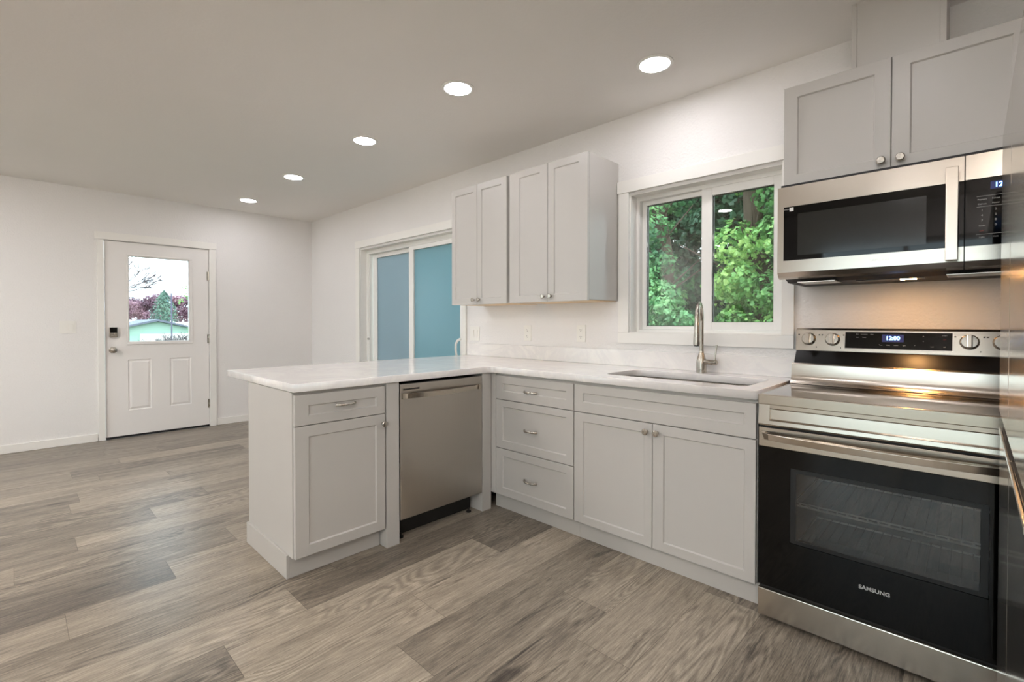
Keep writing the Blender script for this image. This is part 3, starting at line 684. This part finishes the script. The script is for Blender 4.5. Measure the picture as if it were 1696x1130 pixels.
for x0, x1 in ((.075, .205), (.560, .730)):
    bm = nb()
    for i in range(16):
        y = -.36 + i*.0085; box(bm, x0, x1, y, y+.005, -.003, -.0005)
    box(bm, x0-.004, x1+.004, -.366, -.362, -.004, -.0005); box(bm, x0-.004, x1+.004, -.224, -.22, -.004, -.0005)
    box(bm, x0-.004, x0, -.362, -.224, -.004, -.0005); box(bm, x1, x1+.004, -.362, -.224, -.004, -.0005)
    obj('grease_filter', bm, M['wire'], c)
    # filter sits in the sloped front of the underside
bm = nb(); box(bm, .27, .49, -.29, -.20, -.004, -.0005); lt = obj('lamp_bezel', bm, M['rubber'], c)
bm = nb(); box(bm, .415, .465, -.275, -.245, -.0055, -.0042); obj('lamp_lens', bm, M['warm'], lt)

# ------------------------------------------------------------------ range
RW = .760
c = thing('range', 'freestanding stainless electric range with a black glass oven door under the microwave', 'range', (5.7235, 0, 0))
bm = nb()
box(bm, .003, RW-.003, -.625, -.02, .03, .10); box(bm, .003, .028, -.625, -.02, .10, .868); box(bm, RW-.028, RW-.003, -.625, -.02, .10, .868)
box(bm, .028, RW-.028, -.06, -.02, .10, .868); box(bm, .028, RW-.028, -.625, -.06, .73, .868)
obj('body', bm, M['rubber'], c)
# oven cavity liner
bm = nb(); X_, Y_, Z_ = (.09, RW-.09), (-.62, -.12), (.17, .66)
V = [bm.verts.new((x, y, z)) for x in X_ for y in Y_ for z in Z_]
for f in ((0, 1, 3, 2), (4, 6, 7, 5), (0, 2, 6, 4), (1, 5, 7, 3), (2, 3, 7, 6)): bm.faces.new([V[i] for i in f])
o = obj('oven_cavity', bm, M['enamel'], c)
for zr in (.462, .280):
    bm = nb()
    for y in (-.58, -.14): tube(bm, [(.10, y, zr), (RW-.10, y, zr)], .0042, 8)
    tube(bm, [(.10, -.58, zr+.012), (RW-.10, -.58, zr+.012)], .003, 8)
    for x in (.10, RW-.10): tube(bm, [(x, -.58, zr), (x, -.14, zr)], .0035, 8)
    for i in range(17):
        x = .13 + i*(RW-.26)/16; tube(bm, [(x, -.586, zr+.002), (x, -.586, zr+.016)], .003, 6)
    rk = obj('oven_rack', bm, M['wire'], c, smooth=True); bm = nb()
    for i in range(17):
        x = .13 + i*(RW-.26)/16; tube(bm, [(x, -.578, zr+.004), (x, -.144, zr+.004)], .0012, 6)
    obj('cross_wires', bm, M['enamel'], rk, smooth=True)  # cross wires coloured black to look unlit inside the oven
# oven door
bm = nb(); holed_front(bm, 0, RW, .138, .699, .112, .664, .335, .628, -.655, -.661); holed_front(bm, .02, RW-.02, .15, .70, .112, .664, .335, .628, -.630, -.6555)
dd = obj('oven_door', bm, M['bglass'], c)
bm = nb(); holed_front(bm, .113, .663, .336, .627, .132, .644, .350, .613, -.640, -.6585); obj('window_surround', bm, M['enamel'], dd)
bm = nb(); box(bm, .133, .643, -.6590, -.6560, .351, .612); obj('oven_window', bm, M['ovenglass'], dd)
bm = nb(); box(bm, 0, RW, -.668, -.628, .7005, .777); box(bm, 0, .0035, -.6605, -.63, .14, .70); obj('door_top_band', bm, M['ss'], dd, bevel=.002)
bm = nb(); n_ = 24; pp = [(.012 + (RW-.024)*i/n_, -.680 - .046*math.sin(PI*i/n_)**.6, .745 - .0*i) for i in range(n_+1)]
for (a, b) in zip(pp, pp[1:]):
    vs = [bm.verts.new(p) for p in ((a[0], a[1], .732), (b[0], b[1], .732), (b[0], b[1]-.004, .757), (a[0], a[1]-.004, .757), (a[0], a[1]+.011, .732), (b[0], b[1]+.011, .732), (b[0], b[1]+.011, .761), (a[0], a[1]+.011, .761))]
    for f in ((0, 1, 2, 3), (7, 6, 5, 4), (3, 2, 6, 7), (4, 5, 1, 0)): bm.faces.new([vs[q] for q in f])
bmesh.ops.remove_doubles(bm, verts=bm.verts, dist=1e-5)
box(bm, .010, .030, -.686, -.6685, .730, .762); box(bm, RW-.030, RW-.010, -.686, -.6685, .730, .762)
obj('handle', bm, M['ss'], dd, bevel=.001)
text('brand_lettering', 'SAMSUNG', .0185, M['logo'], dd, (.378, -.6613, .2505), RX, extrude=.0003, bold=.0006, sx=1.05)
bm = nb(); box(bm, .0, RW, -.668, -.628, .016, .126); obj('storage_drawer', bm, M['ss'], c, bevel=.003)
bm = nb(); box(bm, .004, RW-.004, -.650, -.628, .1265, .1375); obj('drawer_gap', bm, M['dark'], c)
for x in (.03, RW-.05):
    for y in (-.60, -.10):
        bm = nb(); lathe(bm, [(.018, .0), (.018, .010), (.008, .011), (.008, .029)], (x+.01, y, .0005), (0, 0, 1), 14); obj('levelling_foot', bm, M['rubber'], c)
# fascia between door and cooktop
bm = nb()
prism(bm, [(-.628, .786), (-.672, .786), (-.674, .792), (-.668, .869), (-.628, .869)], 'x', 0, .040)
prism(bm, [(-.628, .786), (-.672, .786), (-.674, .792), (-.668, .869), (-.628, .869)], 'x', RW-.040, RW)
prism(bm, [(-.628, .786), (-.672, .786), (-.6745, .792), (-.6735, .806), (-.662, .812), (-.660, .850), (-.668, .855), (-.668, .869), (-.628, .869)], 'x', .040, RW-.040)
obj('front_fascia', bm, M['ss'], c)
bm = nb(); box(bm, .004, RW-.004, -.655, -.628, .777, .7855); obj('vent_gap', bm, M['dark'], c)
# cooktop
bm = nb(); holed_front(bm, 0, RW, 0, 1, 0, 0, 0, 0, 0, 0) if False else None
box(bm, 0, RW, -.680, -.655, .8705, .910); box(bm, 0, .010, -.655, -.215, .8705, .910); box(bm, RW-.010, RW, -.655, -.215, .8705, .910); box(bm, .010, RW-.010, -.655, -.215, .8705, .895)
obj('cooktop_frame', bm, M['ss'], c, bevel=.003)
bm = nb(); box(bm, .0105, RW-.0105, -.6545, -.2155, .8955, .9095); ctp = obj('cooktop_glass', bm, M['cooktop'], c)
# riser + back panel
bm = nb(); pr = [(-.205, .8955), (-.214, .911), (-.206, .921), (-.196, .930), (-.190, .950), (-.186, 1.000), (-.180, 1.006), (-.02, 1.006), (-.02, .8955)]
prism(bm, pr, 'x', 0, RW); obj('rear_riser', bm, M['ss'], c, smooth=True)
bm = nb(); prism(bm, [(-.160, 1.0065), (-.150, 1.020), (-.128, 1.050), (-.118, 1.062), (-.02, 1.062), (-.02, 1.0065)], 'x', .004, RW-.004); obj('exhaust_vent', bm, M['ventblack'], c, smooth=True)
bm = nb(); prism(bm, [(-.120, 1.0625), (-.105, 1.160), (-.095, 1.170), (-.02, 1.170), (-.02, 1.0625)], 'x', 0, RW); bgd = obj('backguard', bm, M['ss'], c, bevel=.002)
ang = math.atan2(.015, .0975)          # lean of the control face
def on_face(x, z, off=0.0):
    return (x, -.120 + (z-1.0625)*(.015/.0975) - off, z)
def facebox(bm, x0, x1, z0, z1, t0, t1):
    vs = []
    for t in (t0, t1):
        for (x, z) in ((x0, z0), (x1, z0), (x1, z1), (x0, z1)): vs.append(bm.verts.new(on_face(x, z, t)))
    for f in ((0, 1, 2, 3), (7, 6, 5, 4), (0, 4, 5, 1), (1, 5, 6, 2), (2, 6, 7, 3), (3, 7, 4, 0)): bm.faces.new([vs[i] for i in f])
bm = nb(); facebox(bm, .197, .565, 1.078, 1.156, .0002, .0018); obj('display_bezel', bm, M['chrome'], bgd)
bm = nb(); facebox(bm, .200, .562, 1.081, 1.153, .0019, .0026); dpn = obj('display_panel', bm, M['bglass'], bgd)
bm = nb(); facebox(bm, .334, .408, 1.112, 1.144, .0027, .0030); obj('display', bm, M['bluewin'], dpn)
RT = (PI/2 - ang, 0, 0)
text('clock_digits', '12:00', .022, M['blue'], dpn, on_face(.371, 1.128, .0034), RT, extrude=.0003, bold=.0006)
for x, z, s in ((.245, 1.144, 'Bake'), (.270, 1.144, 'Convection'), (.298, 1.144, 'Clean'), (.245, 1.130, 'Broil'), (.270, 1.130, 'Warm'),
                (.330, 1.098, 'Timer'), (.356, 1.098, 'Clock'), (.382, 1.098, 'Option'), (.410, 1.098, 'Light'), (.445, 1.100, 'o'), (.500, 1.096, 'Lock'), (.538, 1.096, 'Off')):
    text('key_print', s, .0052, M['print'], dpn, on_face(x, z, .0029), RT, extrude=.0001)
text('key_print', '^', .012, M['print'], dpn, on_face(.472, 1.136, .0029), RT, extrude=.0001)
text('key_print', 'v', .008, M['print'], dpn, on_face(.472, 1.118, .0029), RT, extrude=.0001)
text('key_print', 'START', .0055, M['print'], dpn, on_face(.538, 1.142, .0029), RT, extrude=.0001)
text('key_print', 'OFF', .0055, M['printred'], dpn, on_face(.538, 1.126, .0029), RT, extrude=.0001)
for x in (.055, .151, .612, .706):
    n0 = Vector((0, -math.cos(ang), math.sin(ang)))
    o0 = Vector(on_face(x, 1.118, .0002))
    bm = nb(); lathe(bm, [(.030, 0), (.030, .003), (.0275, .006), (.0265, .018), (.024, .021), (0, .0215)], o0, n0, 32); kb = obj('control_knob', bm, M['nickel'], bgd, smooth=True)
    bm = nb(); box(bm, -.0085, .0085, -.036, -.0217, -.026, .026)
    bmesh.ops.rotate(bm, verts=bm.verts, cent=(0, 0, 0), matrix=Matrix.Rotation(-ang, 3, 'X')); bmesh.ops.translate(bm, verts=bm.verts, vec=o0); obj('knob_grip', bm, M['ss'], kb, bevel=.003)
    for s, ddx in (('-', -.042), ('+', .042)):
        bm = nb(); facebox(bm, x+ddx-.003, x+ddx+.003, 1.136, 1.141, .0003, .0007); obj('knob_marking', bm, M['printdark'], bgd)
    bm = nb(); facebox(bm, x+.030, x+.034, 1.079, 1.083, .0003, .0007); obj('knob_marking', bm, M['printdark'], bgd)

# ------------------------------------------------------------------ refrigerator, facing -x, right next to the camera
c = thing('refrigerator', 'stainless steel refrigerator at the right edge, mirroring the range beside it', 'refrigerator', (6.399, -1.30, 0))
bm = nb(); box(bm, .045, .76, -.455, .455, .02, 1.70); obj('body', bm, M['rubber'], c)
for y0, y1 in ((-.456, -.0015), (.0015, .456)):
    bm = nb(); box(bm, 0, .044, y0, y1, .945, 1.715); obj('upper_door', bm, M['ssv'], c, bevel=.007, seg=3)
for y0, y1 in ((-.456, -.0015), (.0015, .456)):
    bm = nb(); box(bm, .002, .044, y0, y1, .06, .905); box(bm, -.001, .008, y0+.002, y1-.002, .889, .9055); obj('lower_door', bm, M['ssv'], c, bevel=.004)
bm = nb(); box(bm, .012, .044, -.450, .450, .906, .944); obj('handle_recess', bm, M['dark'], c)
for y in (-.42, .42):
    bm = nb(); box(bm, .01, .09, y-.03, y+.03, 1.7155, 1.735); obj('hinge_cover', bm, M['rubber'], c, bevel=.004)
for y in (-.40, .40):
    for x in (.10, .70):
        bm = nb(); lathe(bm, [(.02, 0), (.02, .019)], (x, y, .0005), (0, 0, 1), 12); obj('foot', bm, M['rubber'], c)

# ------------------------------------------------------------------ outlets and switches
def plate_switch(loc, rotz, label, w_=.118):
    t = thing('light_switch', label, 'light switch', loc, rotz)
    bm = nb(); box(bm, -w_/2, w_/2, -.006, -.0005, -.060, .060); obj('cover_plate', bm, M['plastic'], t, bevel=.002)
    for dx_ in (-.024, .024):
        bm = nb(); box(bm, dx_-.018, dx_+.018, -.0075, -.0062, -.035, .035); fr = obj('rocker_frame', bm, M['plastic'], t)
        bm = nb(); prism(bm, [(-.0078, -.031), (-.0078, .031), (-.0125, .031), (-.0085, -.031)], 'x', dx_-.0155, dx_+.0155); obj('rocker', bm, M['plastic'], t, bevel=.0008)
    return t
plate_switch((.0005, -2.39, 1.152), PI/2, 'white double rocker light switch on the wall left of the entry door')
plate_switch((3.255, -.0005, 1.101), 0, 'white double rocker light switch beside the patio door under the left wall cabinet')
def outlet(loc, label):
    t = thing('outlet', label, 'outlet', loc, 0, 'outlets above the backsplash')
    bm = nb(); box(bm, -.038, .038, -.006, -.0005, -.060, .060); obj('cover_plate', bm, M['plastic'], t, bevel=.002)
    for z in (-.024, .024):
        bm = nb(); prism(bm, [(-.012, z-.016), (.012, z-.016), (.017, z-.008), (.017, z+.008), (.012, z+.016), (-.012, z+.016), (-.017, z+.008), (-.017, z-.008)], 'y', -.0076, -.0062); rc = obj('receptacle', bm, M['plastic'], t)
        bm = nb(); box(bm, -.0075, -.0052, -.0082, -.0077, z-.002, z+.006); box(bm, .0052, .0075, -.0082, -.0077, z-.002, z+.005); lathe(bm, [(.0025, 0), (.0025, .0005)], (0, -.0077, z-.008), (0, -1, 0), 8); obj('socket_slots', bm, M['printdark'], rc)
    return t
o1 = outlet((3.867, -.0005, 1.115), 'white duplex outlet on the backsplash wall, nearer the patio door')
dup(o1, (4.370, -.0005, 1.120), 0, 'white duplex outlet on the backsplash wall, nearer the kitchen window')

# ------------------------------------------------------------------ outside
bm = nb(); box(bm, -90, 60, -60, 90, -1.62, -1.6); struct(obj('ground', bm, M['concrete']))
def leaves(name, m, pts, size, parent, rnd, tone_fn, lobes=True, up=.35):
    verts, faces, tone = [], [], []
    if lobes:
        ring = [(0, -.5), (.30, -.42), (.50, -.05), (.24, .0), (.30, .36), (.0, .56), (-.30, .36), (-.24, .0), (-.50, -.05), (-.30, -.42)]
    else: ring = [(0, -.5), (.22, 0), (0, .5), (-.22, 0)]
    for p, nrm in pts:
        s = size*rnd.uniform(.6, 1.3)
        n_ = (Vector(nrm) + Vector((rnd.uniform(-1, 1), rnd.uniform(-1, 1), rnd.uniform(-1, 1)))*.75 + Vector((0, 0, up))).normalized()
        t_ = n_.cross(Vector((rnd.uniform(-1, 1), rnd.uniform(-1, 1), rnd.uniform(-1, 1)))).normalized(); b_ = n_.cross(t_)
        i = len(verts); P_ = Vector(p)
        for q in ring: verts.append(P_ + (t_*q[0] + b_*q[1] - n_*.35*abs(q[0]))*s)
        if lobes:
            faces.append(tuple(range(i, i+5)) + (i+5,)); faces.append((i, i+5) + tuple(range(i+6, i+10)))
            k_ = tone_fn(P_); tone += [k_, k_]
        else: faces.append(tuple(range(i, i+4))); tone.append(tone_fn(P_))
    me = bpy.data.meshes.new(name); me.from_pydata([tuple(v) for v in verts], [], faces)
    a = me.attributes.new('tone', 'FLOAT', 'FACE'); a.data.foreach_set('value', [min(1, max(0, t)) for t in tone])
    return finish(name, me, m, parent)
def clump_pts(rnd, clumps, n):
    """points on lumpy ellipsoids; clumps = (x,y,z,rx,ry,rz)"""
    out = []; wts = [c_[3]*c_[5] for c_ in clumps]
    for _ in range(n):
        cx, cy, cz, rx, ry, rz = rnd.choices(clumps, wts)[0]
        v = Vector((rnd.gauss(0, 1), rnd.gauss(0, 1), rnd.gauss(0, 1))).normalized()
        rr = rnd.uniform(.72, 1.05)*(1 + .3*mnoise.noise(Vector((cx+v.x*2, cy+v.y*2, cz+v.z*2))*1.5))
        out.append(((cx+v.x*rx*rr, cy+v.y*ry*rr, cz+v.z*rz*rr), tuple(v)))
    return out
def gen_clumps(rnd, n, x0, x1, y0, y1, z0, z1, r0, r1, gaps=()):
    out = []
    while len(out) < n:
        x, y, z = rnd.uniform(x0, x1), rnd.uniform(y0, y1), rnd.uniform(z0, z1); r = rnd.uniform(r0, r1)
        if any((x-g[0])**2 + (z-g[1])**2 < (g[2]+r*.6)**2 for g in gaps): continue
        out.append((x, y, z, r, r*.7, r*.85))
    return out
rnd = random.Random(5)
def tone_noise(f, base, amp):
    r_ = random.Random(3)
    return lambda P_: base + amp*mnoise.noise(P_*f) + r_.uniform(-.22, .22)
# two ivy-clad trunks and the bushes around them, 2 to 4 m beyond the window
def trunk(name, parent, path, rad, m=None):
    bm = nb(); tube(bm, path, rad, 12); return obj(name, bm, m or M['bark'], parent, smooth=True)
t1 = thing('maple_tree', 'green maple filling the right pane of the kitchen window, dark trunk at the top', 'tree', (4.60, 3.4, -1.6))
trunk('trunk', t1, [(0, 0, 0), (.02, 0, 2.0), (-.05, -.05, 3.4), (-.10, -.15, 3.75), (-.12, -.18, 4.3), (0, -.1, 5.2)], [.16, .14, .12, .11, .10, .08])
bm = nb()
for _ in range(8):
    x, z = rnd.uniform(-.9, .5), rnd.uniform(3.0, 4.3)
    tube(bm, [(-.1, -.15, z-.4), ((x-.1)/2, -.35, z-.1), (x, -.5, z+.15)], [.018, .012, .006], 6)
obj('branch', bm, M['bark'], t1)
cl = gen_clumps(rnd, 250, -.33, 1.7, -.7, .5, 1.6, 5.2, .16, .32, gaps=[(-.12, 4.18, .06), (-.11, 3.9, .03)])
leaves('foliage', M['leaf'], clump_pts(rnd, cl, 38000), .058, t1, rnd, tone_noise(1.8, .5, .7))
t2 = thing('ivy_covered_tree', 'ivy-covered tree in the left pane of the kitchen window with sky gaps', 'tree', (3.32, 3.4, -1.6))
trunk('trunk', t2, [(0, 0, 0), (.0, 0, 2.4), (.06, -.1, 3.6), (.02, -.2, 4.1), (-.05, -.1, 5.2)], [.15, .13, .11, .10, .08])
bm = nb()
for _ in range(7):
    x, z = rnd.uniform(-.3, .9), rnd.uniform(3.2, 4.5)
    tube(bm, [(.03, -.2, z-.3), (x/2, -.3, z-.12), (x, -.35, z+.12)], [.018, .012, .006], 6)
obj('branch', bm, M['bark'], t2)
cl = gen_clumps(rnd, 220, -1.7, .15, -.7, .5, 1.6, 5.3, .15, .30, gaps=[(.0, 4.2, .02), (.19, 4.28, .05), (.15, 3.79, .06)])
cl += gen_clumps(rnd, 90, -.7, .35, -.75, -.45, 1.6, 3.75, .13, .22)
leaves('foliage', M['leafcool'], clump_pts(rnd, cl, 40000), .054, t2, rnd, tone_noise(2.0, .5, .7))
t3 = thing('laurel_bush', 'blue-green bush low in the left pane of the kitchen window', 'bush', (3.6, 2.0, -1.6))
trunk('stem', t3, [(0, 0, 0), (.02, .0, 1.4), (.05, 0, 2.4)], [.05, .04, .02])
cl = gen_clumps(rnd, 40, -.9, .9, -.15, .15, 1.4, 2.95, .12, .22)
leaves('foliage', M['leafcool'], clump_pts(rnd, cl, 9000), .055, t3, rnd, tone_noise(2.4, .45, .7))
t4 = thing('background_thicket', 'dark thicket of trees behind the ivy-covered trunks outside the kitchen window', 'trees', (3.5, 5.6, -1.6))
trunk('trunk', t4, [(0, 0, 0), (.1, 0, 4), (0, 0, 8)], [.25, .2, .1])
cl = gen_clumps(rnd, 300, -4, 3.5, -.6, .8, .9, 6.6, .35, .7)
for i in range(13):
    for j in range(11):
        cl.append((-3.1 + .45*i + rnd.uniform(-.1, .1), .5 + rnd.uniform(-.2, .3), 1.8 + .42*j + rnd.uniform(-.1, .1), .36, .3, .34))
leaves('foliage', M['leafdark'], clump_pts(rnd, cl, 60000), .125, t4, rnd, tone_noise(1.2, .5, .8))

# view through the entry door
g = thing('garage', 'mint green garage with a grey gable roof seen through the entry door glass', 'garage', (-30, 3.37, -1.6))
bm = nb(); prism(bm, [(-3.4, 0), (3.4, 0), (3.4, 2.02), (0, 2.86), (-3.4, 2.02)], 'x', -6, 0); obj('wall', bm, M['mint'], g)
bm = nb()
for s in (-1, 1):
    prism(bm, [(0, 2.88), (0, 3.0), (s*3.8, 2.04), (s*3.8, 1.93)], 'x', -6.3, .35)
obj('roof', bm, M['roof'], g)
bm = nb(); box(bm, .005, .05, -.85, 1.9, .005, 2.10); obj('garage_door', bm, M['trim'], g)
bm = nb(); box(bm, -6, 0, -6, 4, 0, 3.5); prism(bm, [(-6.4, 3.5), (4.4, 3.5), (-1, 4.7)], 'x', -6.2, .3)
o = obj('neighbour_house', bm, M['greyhouse'], None, (-48, -.2, -1.6)); tag(o, 'grey neighbouring house behind the garage at the left of the door glass', 'house')
rnd = random.Random(9)
t = thing('plum_tree', 'purple-leaved plum tree behind the garage in the door glass', 'tree', (-44, 6.0, -1.25))
trunk('trunk', t, [(0, 0, 0), (0, 0, 2.4), (.1, .1, 3.5)], [.18, .15, .06])
cl = gen_clumps(rnd, 60, -1, 1, -2.2, 2.4, 2.9, 4.5, .35, .6)
cl += [(0, .2, 4.6, .7, .7, .4), (0, -.6, 4.4, .6, .6, .4), (0, 1.2, 4.5, .6, .6, .4)]
cl = [(c_[0], c_[1], c_[2], c_[4], c_[3], c_[5]) for c_ in cl]
leaves('foliage', M['leafpurple'], clump_pts(rnd, cl, 14000), .22, t, rnd, tone_noise(.9, .5, .7), lobes=False)
t = thing('conifer', 'dark green conifer rising above the garage gable in the door glass', 'tree', (-39, 5.35, -1.6))
trunk('trunk', t, [(0, 0, 0), (0, 0, 5.0)], [.14, .03])
pts = []
for _ in range(2600):
    h = rnd.random()**.8; a_ = rnd.uniform(0, 2*PI); r_ = 1.3*(1-h)**.62*rnd.uniform(.3, 1.12)
    pts.append(((r_*math.cos(a_), r_*math.sin(a_), 1.7 + 3.55*h), (math.cos(a_), math.sin(a_), .2)))
leaves('foliage', M['leafconifer'], pts, .17, t, rnd, tone_noise(1.2, .5, .6), lobes=False)
bm = nb(); tube(bm, [(0, 0, 0), (0, 0, 4.56)], [.04, .035], 10); o = obj('utility_pole', bm, M['pole'], None, (-28.4, 3.82, -1.6)); tag(o, 'slim grey utility pole standing right of the conifer in the door glass', 'pole')
def twigs(name, label, loc, roots, depth, rnd, m, r0=.02, spread=.6, L0_=.5):
    bm = nb()
    def grow(p, d_, L, r, k):
        q = p + d_*L; tube(bm, [p, q], [max(r, .005), max(r*.7, .004)], 5, cap=False)
        if k == 0: return
        for _ in range(3):
            nd = (d_ + Vector((rnd.uniform(-1, 1), rnd.uniform(-1, 1), rnd.uniform(-.6, .8)))*spread).normalized(); grow(q, nd, L*rnd.uniform(.6, .9), r*.6, k-1)
    for p, d_ in roots: grow(Vector(p), Vector(d_).normalized(), L0_, r0, depth)
    o = obj(name, bm, m, None, loc); tag(o, label, 'tree'); return o
twigs('bare_tree', 'bare twigs of a leafless tree at the upper left of the entry door glass', (-6, -1.80, -1.6),
      [((0, 0, 0), (0, .02, 1)), ((0, 0, 1.2), (0, .05, 1)), ((0, .05, 2.4), (0, .35, 1)), ((0, .1, 3.0), (0, .6, .8)), ((0, .1, 3.2), (.1, .9, .5)), ((0, .1, 3.6), (0, .8, .7))], 4, rnd, M['twig'], .022, .55, .42)
twigs('bare_shrub', 'leafless grey shrub in front of the garage door, low in the door glass', (-24, 2.75, -1.6),
      [((0, y_, 0), (0, s_, 1)) for y_, s_ in ((-.6, -.3), (-.2, 0), (.2, .3), (.5, .1), (.9, .2), (1.2, .3), (.7, -.2), (.0, -.2))], 5, rnd, M['twig'], .03, .5, .62)
t = thing('leafy_branch_tree', 'fresh green leafy tree reaching in at the right edge of the door glass', 'tree', (-12, 1.42, -1.6))
trunk('trunk', t, [(0, 0, 0), (0, 0, 2.4), (0, -.1, 4.0)], [.08, .06, .03])
cl = [(0, -.20, 3.75, .2, .18, .22), (0, -.38, 3.95, .15, .14, .12), (0, .0, 3.3, .3, .22, .3), (0, -.1, 2.6, .2, .2, .25), (0, -.45, 3.5, .1, .12, .1), (0, .3, 3.9, .4, .3, .4), (0, .1, 4.2, .3, .2, .2)]
leaves('foliage', M['leaf'], clump_pts(rnd, cl, 700), .085, t, rnd, tone_noise(1.6, .55, .6), lobes=False)
